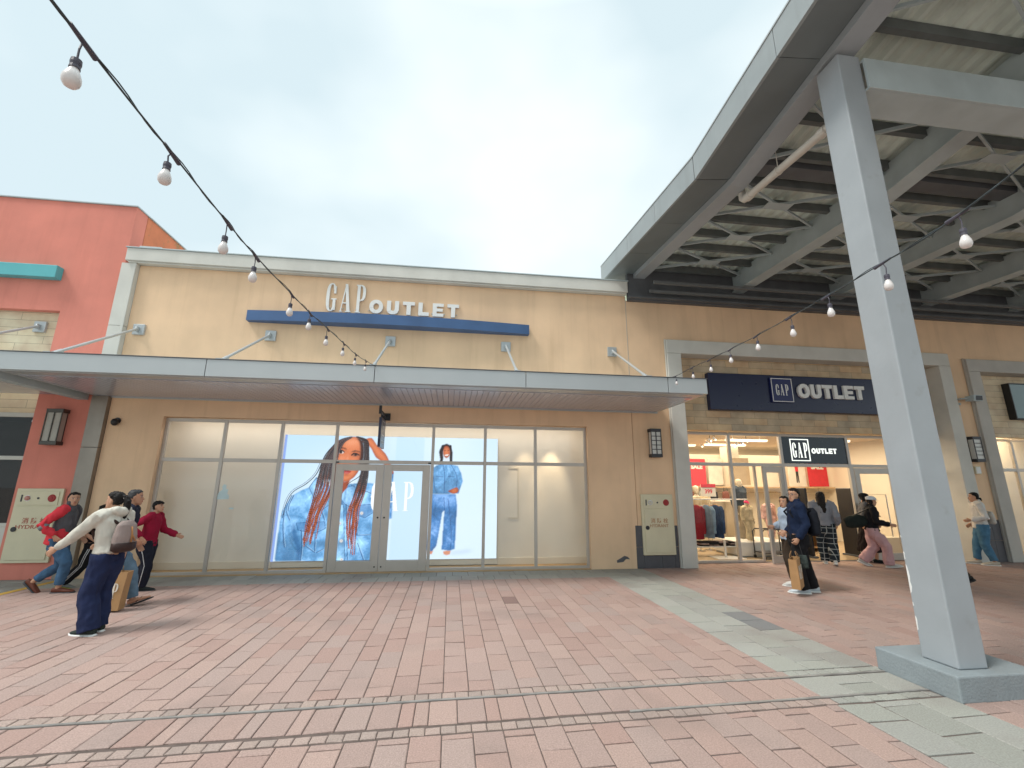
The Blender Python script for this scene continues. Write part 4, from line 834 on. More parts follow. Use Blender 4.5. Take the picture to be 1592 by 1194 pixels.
idx = np.arange(NW*NH).reshape(NH, NW); F_ = np.stack([idx[:-1, :-1], idx[:-1, 1:], idx[1:, 1:], idx[1:, :-1]], -1).reshape(-1, 4)
me.from_pydata(V_.tolist(), [], F_.tolist()); me.update()
ca = me.color_attributes.new('print', 'FLOAT_COLOR', 'POINT'); ca.data.foreach_set('color', np.concatenate([np.clip(IMG, 0, 1), np.ones((NH, NW, 1))], -1).astype(np.float32).ravel())
pm = bpy.data.materials.new('lit picture'); pm.use_nodes = True; t_ = pm.node_tree; t_.nodes.clear(); o_ = t_.nodes.new('ShaderNodeOutputMaterial'); e_ = t_.nodes.new('ShaderNodeEmission'); a_ = t_.nodes.new('ShaderNodeVertexColor'); a_.layer_name = 'print'
t_.links.new(a_.outputs[0], e_.inputs[0]); t_.links.new(e_.outputs[0], o_.inputs[0]); e_.inputs[1].default_value = .67; me.materials.append(pm)
o = bpy.data.objects.new('picture', me); C.objects.link(o); attach(o, sr)

# ------------------------------------------------------------------ steel roof with a valley, carried on the big column
def zb(y, s=.034): return 6.20 + (s*(y-5.55) if y > 5.55 else .125*(5.55-y))
def zf(y): return zb(y, .092)
YN, YV, YW = -3.2, 5.55, 9.36
rf = thing('steel_roof', (8, 5.5, 6.2), 'dark open steel roof with purlins and grey fascia over the right walkway', 'roof')
def beam(x0, x1, d0, d1, name, m, ya=YN, yb=YW, bev=.006, s=.034):
    zb = lambda y: globals()['zb'](y, s)
    b = MB()
    for (a, c) in ((ya, YV), (YV, yb)):
        b.hexa([(x0, a, zb(a)+d0), (x1, a, zb(a)+d0), (x1, c, zb(c)+d0), (x0, c, zb(c)+d0), (x0, a, zb(a)+d1), (x1, a, zb(a)+d1), (x1, c, zb(c)+d1), (x0, c, zb(c)+d1)])
    return b.build(name, m, rf)
beam(4.14, 4.42, .01, .24, 'edge_beam', M['steel_grey'], s=.075)
beam(4.13, 4.15, .242, .27, 'edge_flange', M['pvc'], s=.075)
def fasc(ya, yb, z0=.05, z1=.45):
    b = MB(); b.hexa([(3.56, ya, zf(ya)+z0), (3.60, ya, zf(ya)+z0), (3.60, yb, zf(yb)+z0), (3.56, yb, zf(yb)+z0), (3.56, ya, zf(ya)+z1), (3.60, ya, zf(ya)+z1), (3.60, yb, zf(yb)+z1), (3.56, yb, zf(yb)+z1)])
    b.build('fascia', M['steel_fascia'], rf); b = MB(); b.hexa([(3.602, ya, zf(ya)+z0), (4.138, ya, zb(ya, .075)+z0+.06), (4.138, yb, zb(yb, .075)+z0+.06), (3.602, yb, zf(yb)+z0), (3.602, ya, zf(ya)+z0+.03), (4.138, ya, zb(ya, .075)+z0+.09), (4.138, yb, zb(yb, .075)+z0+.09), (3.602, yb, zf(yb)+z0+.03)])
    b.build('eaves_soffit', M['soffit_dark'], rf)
cuts = [YN, -.4, 1.9, 3.72, 5.545]
for a, c in zip(cuts[:-1], cuts[1:]): fasc(a+.004, c-.004)
cuts = [5.555, 6.9, 8.2, 9.9]
for a, c in zip(cuts[:-1], cuts[1:]): fasc(a+.004, c-.004)
b = MB()
for (a, c) in ((YN, YV), (YV, 9.9)): b.hexa([(3.55, a, zf(a)+.452), (3.9, a, zb(a)+.452), (3.9, c, zb(c)+.452), (3.55, c, zf(c)+.452), (3.55, a, zf(a)+.475), (3.9, a, zb(a)+.475), (3.9, c, zb(c)+.475), (3.55, c, zf(c)+.475)])
b.build('roof_edge', M['panel'], rf)
BM = [6.80, 9.45, 12.1, 14.75, 17.4]
for x in BM:
    beam(x-.15, x+.15, -.04, -.02, 'beam_flange', M['steel_mid']); beam(x-.10, x+.10, -.0195, .42, 'main_beam', M['steel_mid'])
ps_ = []
y = YV+.30
while y < YW: ps_.append(y); y += .545
y = YV-.30
while y > YN: ps_.append(y); y -= .60
XB = [4.43]+BM
for y in ps_:
    b = MB(); z = zb(y); b.box(4.43, 18.6, y-.006, y+.006, z+.325, z+.475); b.box(4.43, 18.6, y+.007, y+.07, z+.325, z+.332); b.build('purlin', M['purlin'], rf)
# cross bracing with a gusset plate in each bay
yc = [6.28, 7.38, 8.46, 9.2, 5.0, 4.3]
for y0, y1 in ((5.75, 6.82), (6.84, 7.92), (7.94, 9.0), (4.3, 5.35), (2.4, 3.35), (1.2, 2.3)):
    for x0, x1 in zip([4.43]+[q+.102 for q in BM[:-1]], [q-.102 for q in BM]):
        b = MB(); ym = (y0+y1)/2; xm = (x0+x1)/2; zm = zb(ym)+.27
        for (xa, ya) in ((x0, y0), (x1, y0), (x1, y1), (x0, y1)):
            za = zb(ya)+.27; d = Vector((xa-xm, ya-ym, 0)).normalized(); n_ = Vector((-d.y, d.x, 0))*.016
            p0, p1 = Vector((xm, ym, zm)), Vector((xa, ya, za))
            b.hexa([p0-n_, p1-n_, p1+n_, p0+n_, p0-n_+Vector((0, 0, .05)), p1-n_+Vector((0, 0, .05)), p1+n_+Vector((0, 0, .05)), p0+n_+Vector((0, 0, .05))])
        b.hexa([(xm-.24, ym-.09, zm-.008), (xm+.24, ym-.09, zm-.008), (xm+.24, ym+.09, zm-.008), (xm-.24, ym+.09, zm-.008), (xm-.24, ym-.09, zm-.001), (xm+.24, ym-.09, zm-.001), (xm+.24, ym+.09, zm-.001), (xm-.24, ym+.09, zm-.001)])
        b.build('cross_brace', M['steel_mid'], rf)
# corrugated deck
b = MB(); n = int((18.6-3.9)/.05)
prof = [YN, YV, 12.0]
for r, y in enumerate(prof):
    for i in range(n+1):
        q = i % 4; b.v.append((3.9+i*.05, y, zb(y)+.482+(.045 if q in (0, 1) else 0)))
for r in range(2):
    for i in range(n): a = r*(n+1)+i; b.f.append((a, a+1, a+n+2, a+n+1))
b.build('roof_deck', M['deck'], rf)
b = MB(); b.hexa([(4.13, 5.42, 6.245+.30), (18.6, 5.42, 6.245+.30), (18.6, 5.68, 6.245+.30), (4.13, 5.68, 6.245+.30), (4.13, 5.40, 6.66), (18.6, 5.40, 6.66), (18.6, 5.70, 6.66), (4.13, 5.70, 6.66)]); b.build('valley_gutter', M['steel_dark'], rf)
b = MB(); b.box(3.99, 18.6, YW-.06, YW+.055, 5.935, 6.95); b.box(3.99, 18.6, YW-.16, YW-.061, 5.96, 6.0); b.build('gap_shade_sheet', M['steel_dark'], rf)  # dark sheet whose colour stands in for the shaded gap above the wall
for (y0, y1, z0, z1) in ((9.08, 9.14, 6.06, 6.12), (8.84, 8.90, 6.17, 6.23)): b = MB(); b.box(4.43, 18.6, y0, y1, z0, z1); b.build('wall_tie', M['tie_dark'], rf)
for (ya, yb) in ((3.48, 3.86),):
    b = MB(); b.box(4.425, 18.6, ya, ya+.03, 5.93, 6.33); b.box(4.425, 18.6, ya+.031, yb, 5.93, 5.955); b.box(4.425, 18.6, ya+.031, yb, 6.305, 6.33); b.build('cross_girder', M['steel_mid'], rf, bevel=.004)
b = MB(); b.box(4.425, 18.6, -1.5, -1.2, 6.5, 6.95); b.build('cross_girder', M['steel_mid'], rf)
# column
cl = thing('steel_column', (4.28, 3.68, 0), 'big square pale grey steel column on a grey concrete plinth', 'column')
b = MB(); b.box(4.145, 4.425, 3.53, 3.83, .185, 6.40); b.build('shaft', M['steel_grey'], cl, bevel=.012)
for (z0, z1, w0) in ((.40, .52, .016), (.60, .63, .010), (.70, .95, .022), (.99, 1.06, .012), (1.18, 1.20, .01)):
    b = MB(); n_ = 6; b.prismx([(3.822, z0)]+[(3.822-w0*(.5+.5*random.random()), z0+(z1-z0)*(i+.5)/n_) for i in range(n_)]+[(3.822, z1)], 4.1438, 4.1448); b.build('paint_chip', M['white_letter'], cl)
b = MB(); b.box(3.985, 4.80, 3.42, 4.13, -.01, .184); b.build('plinth', M['plinth'], cl, bevel=.012)
dp = thing('drain_pipe', (4.5, 5, 6), 'pale plastic drain pipe sloping from the roof valley to the column', 'pipe')
b = MB(); b.tube([(4.46, 5.72, 6.30), (4.46, 5.72, 6.13), (4.46, 5.68, 6.085), (4.46, 5.60, 6.07), (4.46, 4.10, 5.955), (4.46, 4.03, 5.96), (4.46, 4.0, 6.02), (4.46, 4.0, 6.22)], .055, 14, ref=(1, 0, 0)); b.build('pipe', M['pvc'], dp, smooth=True)
b = MB(); b.tube([(4.46, 5.62, 6.072), (4.46, 5.52, 6.064)], .066, 14, ref=(1, 0, 0)); b.build('coupling', M['pvc'], dp); b = MB(); b.tube([(4.46, 4.2, 5.963), (4.46, 4.1, 5.955)], .066, 14, ref=(1, 0, 0)); b.build('coupling', M['pvc'], dp, smooth=False)
b = MB(); b.tube([(4.46, 4.95, 6.02), (4.46, 4.92, 6.018)], .063, 14, ref=(1, 0, 0)); b.tube([(4.46, 4.935, 6.08), (4.46, 4.935, 6.5)], .006, 6); b.build('hanger', M['pvc'], dp)

# ------------------------------------------------------------------ festoon strings
def festoon(label, pts, drops):
    p0 = pts[0]; t = thing('string_lights', p0, label, 'string lights')
    sm_ = []
    P = [pts[0]]+pts+[pts[-1]]
    for i in range(1, len(P)-2):
        for j in range(8):
            s = j/8; sm_.append([.5*((2*P[i][k])+(-P[i-1][k]+P[i+1][k])*s+(2*P[i-1][k]-5*P[i][k]+4*P[i+1][k]-P[i+2][k])*s*s+(-P[i-1][k]+3*P[i][k]-3*P[i+1][k]+P[i+2][k])*s**3) for k in (0, 1, 2)])
    sm_.append(list(pts[-1]))
    b = MB(); b.tube(sm_, .0034, 8)
    off = [[q[0]+.006*math.sin(i*.9), q[1], q[2]+.006*math.cos(i*.9)+.003] for i, q in enumerate(sm_)]; b.tube(off, .0024, 6); b.build('cable', M['cable'], t, smooth=True)
    for i, q in enumerate(drops):
        q = Vector(q); d = Vector((random.uniform(-.012, .012), random.uniform(-.02, .02), 0)); ln = random.uniform(.05, .075)
        a = q+Vector((0, 0, -ln))+d*.5
        b = MB(); b.tube([q+Vector((0, -.05, .004)), q+Vector((0, .05, -.008))], [.006, .009], 8); b.tube([q, q*.5+a*.5+d*.5, a], .0028, 6)
        b.lathe([(r_*.74, z_*.74) for r_, z_ in [(.010, .0), (.017, -.004), (.0185, -.02), (.0165, -.032), (.018, -.045)]], tuple(a), 14); so = b.build('lamp_holder', M['socket'], t, smooth=False)
        b = MB(); b.lathe([(r_*.74, z_*.74) for r_, z_ in [(.0145, -.043), (.0155, -.050), (.022, -.066), (.0285, -.084), (.030, -.098), (.0275, -.113), (.020, -.124), (.010, -.129), (.001, -.130)]], tuple(a), 20); b.build('bulb', M['bulb'], so, smooth=True)
s1 = [(-1.10, -.6, 3.15), (-1.10, .45, 2.92), (-1.10, 1.19, 2.855), (-1.12, 1.65, 2.862), (-1.13, 2.12, 2.862), (-1.15, 2.49, 2.885), (-1.17, 3.13, 2.94), (-1.19, 3.62, 2.99), (-1.21, 4.21, 3.07), (-1.23, 4.93, 3.16), (-1.26, 5.69, 3.26), (-1.28, 6.45, 3.39), (-1.32, 7.44, 3.585)]
festoon('string of white bulbs running from the middle of the canopy front, up across the sky', s1[::-1], s1[2:12])
s2 = [(1.5, -1, 3.15), (1.9, .4, 2.88), (2.22, 1.50, 2.81), (2.35, 1.98, 2.84), (2.50, 2.51, 2.89), (2.64, 3.02, 2.945), (2.82, 3.66, 3.02), (3.01, 4.34, 3.11), (3.22, 5.09, 3.215), (3.45, 5.90, 3.34), (3.78, 7.0, 3.50), (3.88, 7.45, 3.585)]
festoon('string of white bulbs crossing in front of the big column', s2[::-1], s2[2:11])
# ------------------------------------------------------------------ people
def remesh(mb, name, vox, it=2, wr=0, wf=9, seed=0, parent=None, m=None, colour=None, fold=None):
    me = mb.mesh(name); o = bpy.data.objects.new(name, me); C.objects.link(o)
    r = o.modifiers.new('r', 'REMESH'); r.mode = 'VOXEL'; r.voxel_size = vox; r.use_smooth_shade = True
    if it:
        s_ = o.modifiers.new('s', 'SMOOTH'); s_.factor = .5; s_.iterations = it
    dg = bpy.context.evaluated_depsgraph_get(); m2 = bpy.data.meshes.new_from_object(o.evaluated_get(dg))
    bpy.data.objects.remove(o); bpy.data.meshes.remove(me); m2.name = name
    if wr:
        off = Vector((seed*3.7, seed*1.3, seed*2.1)); nn = [v.normal.copy() for v in m2.vertices]
        for v, n_ in zip(m2.vertices, nn):
            p = v.co*wf; q = Vector((p.x, p.y, p.z*.55))+off
            d = noise.noise(q) + .5*noise.noise(q*2.3) + .55*(1-2*abs(noise.noise(q*1.3+Vector((5, 2, 9)))))-.2
            v.co += n_*(d*wr)
    if colour:
        ca = m2.color_attributes.new('col', 'FLOAT_COLOR', 'POINT'); flat_ = []
        for v in m2.vertices: flat_ += [*colour(v.co), 1]
        ca.data.foreach_set('color', flat_)
    m2.polygons.foreach_set('use_smooth', [True]*len(m2.polygons))
    ob = bpy.data.objects.new(name, m2); C.objects.link(ob)
    m2.materials.clear(); m2.materials.append(m)
    if parent is not None: attach(ob, parent)
    return ob
def ik(a, t, l1, l2, hint):
    d = t-a; L_ = d.length; mx = (l1+l2)*.999
    if L_ > mx: t = a+d*(mx/L_); d = t-a; L_ = mx
    L_ = max(L_, abs(l1-l2)+.01); u = d.normalized(); x = (l1*l1-l2*l2+L_*L_)/(2*L_); h = math.sqrt(max(l1*l1-x*x, 0))
    n_ = hint-u*hint.dot(u); n_.normalize()
    return a+u*x+n_*h, t
HEADS = [(-.112, .020, .075, .035), (-.100, .037, .087, .008), (-.076, .052, .089, -.03), (-.045, .061, .087, -.06), (-.010, .068, .085, -.082), (.03, .073, .088, -.094), (.06, .073, .083, -.097), (.086, .065, .066, -.088), (.105, .047, .038, -.062), (.116, .02, .008, -.03)]
M['skin'] = mat('skin', (1, 1, 1), .5, var=.05, scale=30, attr='col', spec=.35)
SKIN = (.50, .275, .175)
def head_loft(mb, hc, f, s, u, k, grow=0, sel=None, front=None):
    pts, rad = [], []
    for (z, w_, fr, bk) in HEADS:
        if sel and not sel(z): continue
        if front is not None: fr = front(z, fr)
        g_ = grow; pts.append(hc+u*(z*k*(1+grow*4) if z > 0 else z*k)+f*((fr+bk)/2*k)); rad.append(((w_+g_)*k, ((fr-bk)/2+g_)*k))
    # rings are laid in the plane of the head, so they are added by hand
    n = 18; b0 = len(mb.v)
    for p, (a, b) in zip(pts, rad):
        for j in range(n):
            th = 2*math.pi*j/n; mb.v.append(tuple(p+s*(a*math.cos(th))+f*(b*math.sin(th))))
    m_ = len(pts)
    for i in range(m_-1):
        for j in range(n): mb.f.append((b0+i*n+j, b0+i*n+(j+1) % n, b0+(i+1)*n+(j+1) % n, b0+(i+1)*n+j))
    mb.f.append(tuple(b0+j for j in reversed(range(n)))); mb.f.append(tuple(b0+(m_-1)*n+j for j in range(n)))
def hand(mb, wr, d, palm, k, curl=.5):
    d = d.normalized(); pn = (palm-d*palm.dot(d)).normalized(); sd_ = d.cross(pn)
    kn = wr+d*.085*k
    mb.tube([wr-d*.02*k, wr+d*.02*k, wr+d*.055*k, kn+d*.008*k], [(.024*k, .019*k), (.031*k, .016*k), (.039*k, .015*k), (.037*k, .012*k)], 10, ref=sd_)
    for i, (o_, ln) in enumerate(((-.029, .068), (-.0095, .078), (.0095, .072), (.028, .056))):
        p = kn+sd_*o_*k; q = [p-d*.012*k]; c = 0; pp = p
        for sg_ in (.45, .33, .27):
            c += curl*.75; pp = pp+(d*math.cos(c)+pn*math.sin(c))*ln*sg_*k; q.append(pp)
        mb.tube(q, [.0092*k, .009*k, .0082*k, .0068*k], 8)
    b = wr+d*.028*k-sd_*.024*k
    mb.tube([b, b-sd_*.028*k+d*.024*k+pn*.008*k, b-sd_*.034*k+d*.055*k+pn*.018*k], [.0125*k, .0105*k, .008*k], 8)
def person(label, x, y, H, face, hdir=None, lean=(0, 0), arms=None, legs=None, top=None, bottom=None, shoes=None, hair='short', hair_col=(.012, .01, .009), hips=None, wide=1.0, skin=SKIN, name='person', cat='person', headtilt=0, face_on=True, seed=0, extras=None, group=None, base=0):
    t = thing(name, (x, y, base), label, cat, group)
    F = Vector((math.cos(R(face)), math.sin(R(face)), 0)); Sd = Vector((F.y, -F.x, 0)); U = Vector((0, 0, 1)); B = Vector((x, y, base))
    k = H/1.70; hz = hips if hips else .515*H
    hip = B+U*hz; neckb = hip+U*(.325*H)+F*lean[0]*k+Sd*lean[1]*k; sp = neckb-hip; spu = sp.normalized()
    hd = R(hdir if hdir is not None else face); HF = Vector((math.cos(hd), math.sin(hd), 0)); HF = (HF*math.cos(headtilt)+U*math.sin(headtilt)).normalized(); HS = Vector((HF.y, -HF.x, 0)).normalized(); HU = HS.cross(HF)
    hc = neckb+U*.128*k+F*(.02*k+lean[0]*.15*k); hk = k*.97
    legs = legs or {}; arms = arms or {}
    ul, ll = .245*H, .232*H; ua, la = .172*H, .150*H
    J = {}
    for sd_, nm in ((1, 'R'), (-1, 'L')):
        h_ = hip+Sd*sd_*.052*H*wide; fx, fs, fz = legs.get(nm, (0, .06*sd_, .0))[:3]
        ank = B+F*fx*k+Sd*(fs*k)+U*(.048*H+fz*k); kn, ank = ik(h_, ank, ul, ll, F+Sd*sd_*.12)
        sh = neckb-spu*.035*H+Sd*sd_*.112*H*(.5+.5*wide); ax, as_, az = arms.get(nm, (.03, .06*sd_, -.53))[:3]
        hint = arms[nm][3] if nm in arms and len(arms[nm]) > 3 else (-1, .25*sd_, -.2)
        el, wr = ik(sh, sh+F*ax*k+Sd*as_*k+U*az*k, ua, la, F*hint[0]+Sd*hint[1]+U*hint[2])
        J[nm] = (h_, kn, ank, sh, el, wr, legs.get(nm, (0, 0, 0, 0)))
    TS = [(-.075, .060, .055), (-.03, .092, .068), (.05, .095, .066), (.25, .080, .055), (.50, .096, .063), (.78, .108, .062), (.90, .092, .052), (.96, .055, .042), (1.0, .036, .036)]
    def torso(mb, ease, t0, t1, girth=1.0, ends=()):
        ts = [q for q in TS if t0-.001 <= q[0] <= t1]
        mb.tube([hip+sp*q[0] for q in ts], [(q[1]*H*wide*girth+ease, q[2]*H*(.6+.4*wide)*girth+ease) for q in ts], 20, ref=Sd)
    b = MB(); torso(b, 0, -1, 1.0)
    b.tube([neckb-spu*.03*k, neckb+U*.03*k+F*.004, hc-HU*.05*k-HF*.015*k], [.056*k, .051*k, .050*k], 14)
    head_loft(b, hc, HF, HS, HU, hk)
    b.tube([hc+HF*.083*hk+HU*.012*hk, hc+HF*.099*hk-HU*.015*hk, hc+HF*.104*hk-HU*.026*hk, hc+HF*.088*hk-HU*.036*hk], [.007*hk, .010*hk, .013*hk, .009*hk], 8)
    b.tube([hc+HF*.082*hk-HU*.062*hk-HS*.02*hk, hc+HF*.090*hk-HU*.060*hk, hc+HF*.082*hk-HU*.062*hk+HS*.02*hk], [.006*hk, .0105*hk, .006*hk], 8)
    for s2 in (1, -1):
        c = hc+HS*s2*.071*hk-HU*.005*hk-HF*.006*hk
        b.tube([c-HU*.03*hk-HF*.002, c-HU*.012*hk, c+HU*.015*hk-HF*.006, c+HU*.028*hk-HF*.004], [(.007*hk, .009*hk), (.008*hk, .014*hk), (.009*hk, .018*hk), (.007*hk, .009*hk)], 8, ref=HS)
    for nm, s2 in (('R', 1), ('L', -1)):
        h_, kn, ank, sh, el, wr, lg = J[nm]
        b.tube([h_+U*.03*H, h_-U*.03*H, (h_+kn)/2, kn, kn*.7+ank*.3, kn*.35+ank*.65, ank], [.068*H*wide, .062*H*wide, .047*H*wide, .033*H, .034*H, .027*H, .021*H], 14)
        b.tube([sh+(neckb-sh)*.35, sh, (sh+el)/2, el, el*.6+wr*.4, wr], [.036*H, .032*H, .026*H, .021*H, .022*H, .0145*H], 12)
        dd = (wr-el).normalized(); palm = -Sd*s2 if abs(dd.dot(Sd)) < .8 else -U
        hand(b, wr, dd, palm+F*.2, k, arms.get('curl', .45))
        pitch = R(lg[3]) if len(lg) > 3 else 0
        fd = F*math.cos(pitch)-U*math.sin(pitch); fu = U*math.cos(pitch)+F*math.sin(pitch); sole = ank-fu*.040*H
        b.tube([sole-fd*.035*H+fu*.02*H, sole+fu*.022*H, sole+fd*.06*H+fu*.016*H, sole+fd*.105*H+fu*.010*H, sole+fd*.125*H+fu*.009*H], [(.018*H, .018*H), (.021*H, .022*H), (.026*H, .014*H), (.025*H, .009*H), (.014*H, .006*H)], 10, ref=Sd)
        b.tube([ank, sole+fu*.02*H], [.021*H, .022*H], 10)
        J[nm] += ((fd, fu, sole),)
    lipc = (skin[0]*.80, skin[1]*.48, skin[2]*.48)
    def colour(p):
        d = p-hc; a_, c_, z_ = d.dot(HS)/hk, d.dot(HF)/hk, d.dot(HU)/hk
        if face_on and c_ > .05:
            e = abs(a_)-.031
            if (e/.015)**2+((z_-.012)/.0058)**2 < 1: return (.018, .012, .01) if abs(e) < .0075 else (.55, .5, .47)
            if (e/.021)**2+((z_-.034-.002*math.cos(e*60))/.0052)**2 < 1: return hair_col
            if (a_/.025)**2+((z_+.062)/.0095)**2 < 1: return lipc
            if abs(abs(a_)-.009) < .005 and abs(z_+.037) < .004: return tuple(q*.45 for q in skin)
        return skin
    body = remesh(b, 'body', .0062, 1, parent=t, m=M['skin'], colour=colour)
    # clothes -------------------------------------------------
    def tube_sleeve(mb, nm, e0, e1, upto=1.0, cuff=None):
        h_, kn, ank, sh, el, wr = J[nm][:6]; a = sh+(neckb-sh)*.42
        pts = [a, sh+U*.004, (sh+el)/2, el]; rr = [.040*H+e0, .037*H+e0, .031*H+e0, .028*H+e1]
        if upto > .5:
            w2 = el+(wr-el)*min(1, upto); pts += [el*.5+w2*.5, el*.12+w2*.88, w2]; rr += [.026*H+e1, .020*H+e1*1.1, (.018*H+e1*.5) if cuff is None else cuff]
        else:
            pts = pts[:3]+[sh+(el-sh)*.78]; rr = rr[:2]+[.033*H+e0, .034*H+e0]
        mb.tube(pts, rr, 14)
    if bottom:
        b = MB(); e = bottom.get('ease', .012)
        if not bottom.get('skirt'):
            torso(b, e*.8, -.08, bottom.get('rise', .22)); b.tube([hip-U*.055*H-Sd*.05*H*wide, hip-U*.055*H+Sd*.05*H*wide], [.066*H*wide]*2, 12)
            th, kr, hr = bottom.get('r', (.066, .05, .045)); up = bottom.get('upto', 1.0)
            for nm in 'RL':
                h_, kn, ank = J[nm][:3]; en = kn+(ank-kn)*up-(U*.012*H*bottom.get('drop', 0))
                b.tube([h_+U*.03*H, h_-U*.05*H, h_*.5+kn*.5, kn, kn*.5+en*.5, en], [th*H*wide+e, th*H*wide+e, (th*.45+kr*.55)*H+e*.8, kr*H+e*.5, (kr+hr)/2*H+e*.4, hr*H], 16)
        else:
            zt = bottom['skirt']; b.tube([hip+sp*.24, hip, hip-U*.12*H-F*.0, B+U*(zt+.06)*H, B+U*zt*H], [(.086*H, .062*H), (.102*H, .08*H), (.125*H, .11*H), (.16*H, .15*H), (.165*H, .155*H)], 22, ref=Sd)
        remesh(b, bottom.get('name', 'trousers'), .0085, 2, bottom.get('wr', .008)*1.4, 9, seed+2, t, bottom['m'])
        if bottom.get('stripe'):
            for nm, s2 in (('R', 1), ('L', -1)):
                h_, kn, ank = J[nm][:3]; b = MB(); th, kr, hr = bottom.get('r', (.066, .05, .045))
                for dx in bottom.get('n', (0,)):
                    o0 = Sd*s2*(th*H*wide+e+.009)+F*dx; o1 = Sd*s2*(kr*H+e*.5+.011)+F*dx; o2 = Sd*s2*(hr*H+.011)+F*dx
                    mid = Sd*s2*((th*.45+kr*.55)*H+e*.8+.010)+F*dx
                    b.tube([h_-U*.04*H+o0, (h_+kn)/2+mid, kn+o1, (kn+ank)/2+(o1+o2)/2, ank+o2], .0055, 6)
                b.build('stripe', cloth('white stripe', (.6, .6, .6)), t, smooth=True)
    if shoes:
        for nm in 'RL':
            fd, fu, sole = J[nm][7]; lo = sole-fu*.004*H; hh = shoes.get('h', .05)
            b = MB(); b.tube([lo-fd*.046*H+fu*.022*H, lo-fd*.02*H+fu*.026*H, lo+fd*.02*H+fu*.024*H, lo+fd*.07*H+fu*.018*H, lo+fd*.115*H+fu*.013*H, lo+fd*.14*H+fu*.010*H], [(.019*H, .020*H), (.024*H, .026*H), (.026*H, .024*H), (.031*H, .018*H), (.029*H, .013*H), (.015*H, .008*H)], 14, ref=Sd)
            if not shoes.get('open'): b.tube([lo+fu*.02*H-fd*.008*H, lo+fu*hh*H-fd*.012*H], [(.025*H, .030*H), (.024*H, .027*H)], 12, ref=Sd)
            up_ = remesh(b, 'shoe', .006, 2, .0015, 20, seed, t, shoes['m'])
            b = MB(); b.tube([lo-fd*.052*H-fu*.002*H, lo-fd*.03*H-fu*.004*H, lo+fd*.03*H-fu*.004*H, lo+fd*.08*H-fu*.003*H, lo+fd*.125*H, lo+fd*.15*H+fu*.004*H], [(.018*H, .010*H), (.026*H, .0115*H), (.027*H, .011*H), (.033*H, .010*H), (.030*H, .009*H), (.012*H, .006*H)], 14, ref=Sd)
            b.build('sole', shoes.get('sole', M['white_letter']), up_, smooth=True)
    if top:
        b = MB(); e = top.get('ease', .02); lo_ = top.get('hem', -.03); g_ = top.get('girth', 1.0)
        ts = [q for q in TS if q[0] > lo_+.04 and q[0] <= .965]; q0 = (lo_, .095, .066)
        hemk = top.get('flare', 1.0)
        pts = [hip+sp*lo_]+[hip+sp*q[0] for q in ts]+[neckb+spu*.006*H]
        rr = [(.098*H*wide*g_*hemk+e, .070*H*g_*hemk+e)]+[(max(q[1], .088 if q[0] < .6 else 0)*H*wide*g_+e, max(q[2], .06 if q[0] < .6 else 0)*H*(.6+.4*wide)*g_+e*(1 if q[0] < .85 else .6)) for q in ts]+[(.046*H, .044*H)]
        b.tube(pts, rr, 22, ref=Sd)
        if top.get('collar'):
            b.tube([neckb-spu*.02*H, neckb+U*.018*H, neckb+U*(.018+top['collar'])*H+F*.004], [.055*H, .044*H, .043*H], 14)
        if top.get('hood'):
            c = neckb-F*.055*H+U*.0; b.tube([c+Sd*.06*H+F*.06*H+U*.012*H, c+Sd*.045*H-F*.005*H+U*.01*H, c-F*.02*H-U*.005*H, c-Sd*.045*H-F*.005*H+U*.01*H, c-Sd*.06*H+F*.06*H+U*.012*H], [.018*H, .026*H, .034*H, .026*H, .018*H], 12)
        sep = top.get('sleeve_m', {})
        for nm in 'RL':
            if nm in sep: continue
            tube_sleeve(b, nm, top.get('se', e*.7), top.get('se', e*.7), 1.0 if top.get('sleeve', 'long') == 'long' else .3)
        remesh(b, top.get('name', 'jacket'), .0085, 2, top.get('wr', .009)*1.5, 9, seed+5, t, top['m'])
        for nm, mm in sep.items():
            b = MB(); tube_sleeve(b, nm, top.get('se', e*.7)+.006, top.get('se', e*.7)+.006); remesh(b, 'sleeve', .0085, 2, top.get('wr', .009)*1.5, 10, seed+8, t, mm)
    # hair ----------------------------------------------------
    hm = cloth('hair %.3f %.3f' % hair_col[:2], hair_col, .25, .6, 60, .45)
    if hair:
        b = MB()
        fr = (lambda z, f0: (f0+.004 if z > .10 else f0-.004 if z > .08 else f0-.028 if z > .05 else .016 if z > .0 else -.02)) if hair != 'fringe' else (lambda z, f0: (f0+.006 if z > .05 else .02 if z > .0 else -.03))
        head_loft(b, hc, HF, HS, HU, hk, .011, (lambda z: z > -.06) if hair != 'short' else (lambda z: z > -.03), fr)
        if hair == 'pony':
            c = hc-HF*.105*hk+HU*.045*hk; b.tube([c+HF*.02, c-HF*.03*hk+HU*.01*hk, c-HF*.062*hk-HU*.05*hk, c-HF*.066*hk-HU*.15*hk, c-HF*.05*hk-HU*.25*hk, c-HF*.04*hk-HU*.30*hk], [.026*hk, .030*hk, .038*hk, .040*hk, .028*hk, .008*hk], 12)
        if hair == 'tied':
            c = hc-HF*.10*hk-HU*.03*hk; b.tube([c+HF*.03, c-HF*.012, c-HF*.03*hk-HU*.05*hk], [.028*hk, .026*hk, .012*hk], 10)
        if hair == 'long':
            b.tube([hc-HF*.05*hk+HU*.04*hk, hc-HF*.07*hk-HU*.06*hk, neckb-F*.085*k-U*.03*k, neckb-F*.115*k-U*.16*k, neckb-F*.115*k-U*.27*k, neckb-F*.105*k-U*.33*k], [(.078*hk, .06*hk), (.078*hk, .048*hk), (.085*hk, .04*hk), (.088*hk, .034*hk), (.06*hk, .028*hk), (.02*hk, .012*hk)], 14, ref=HS)
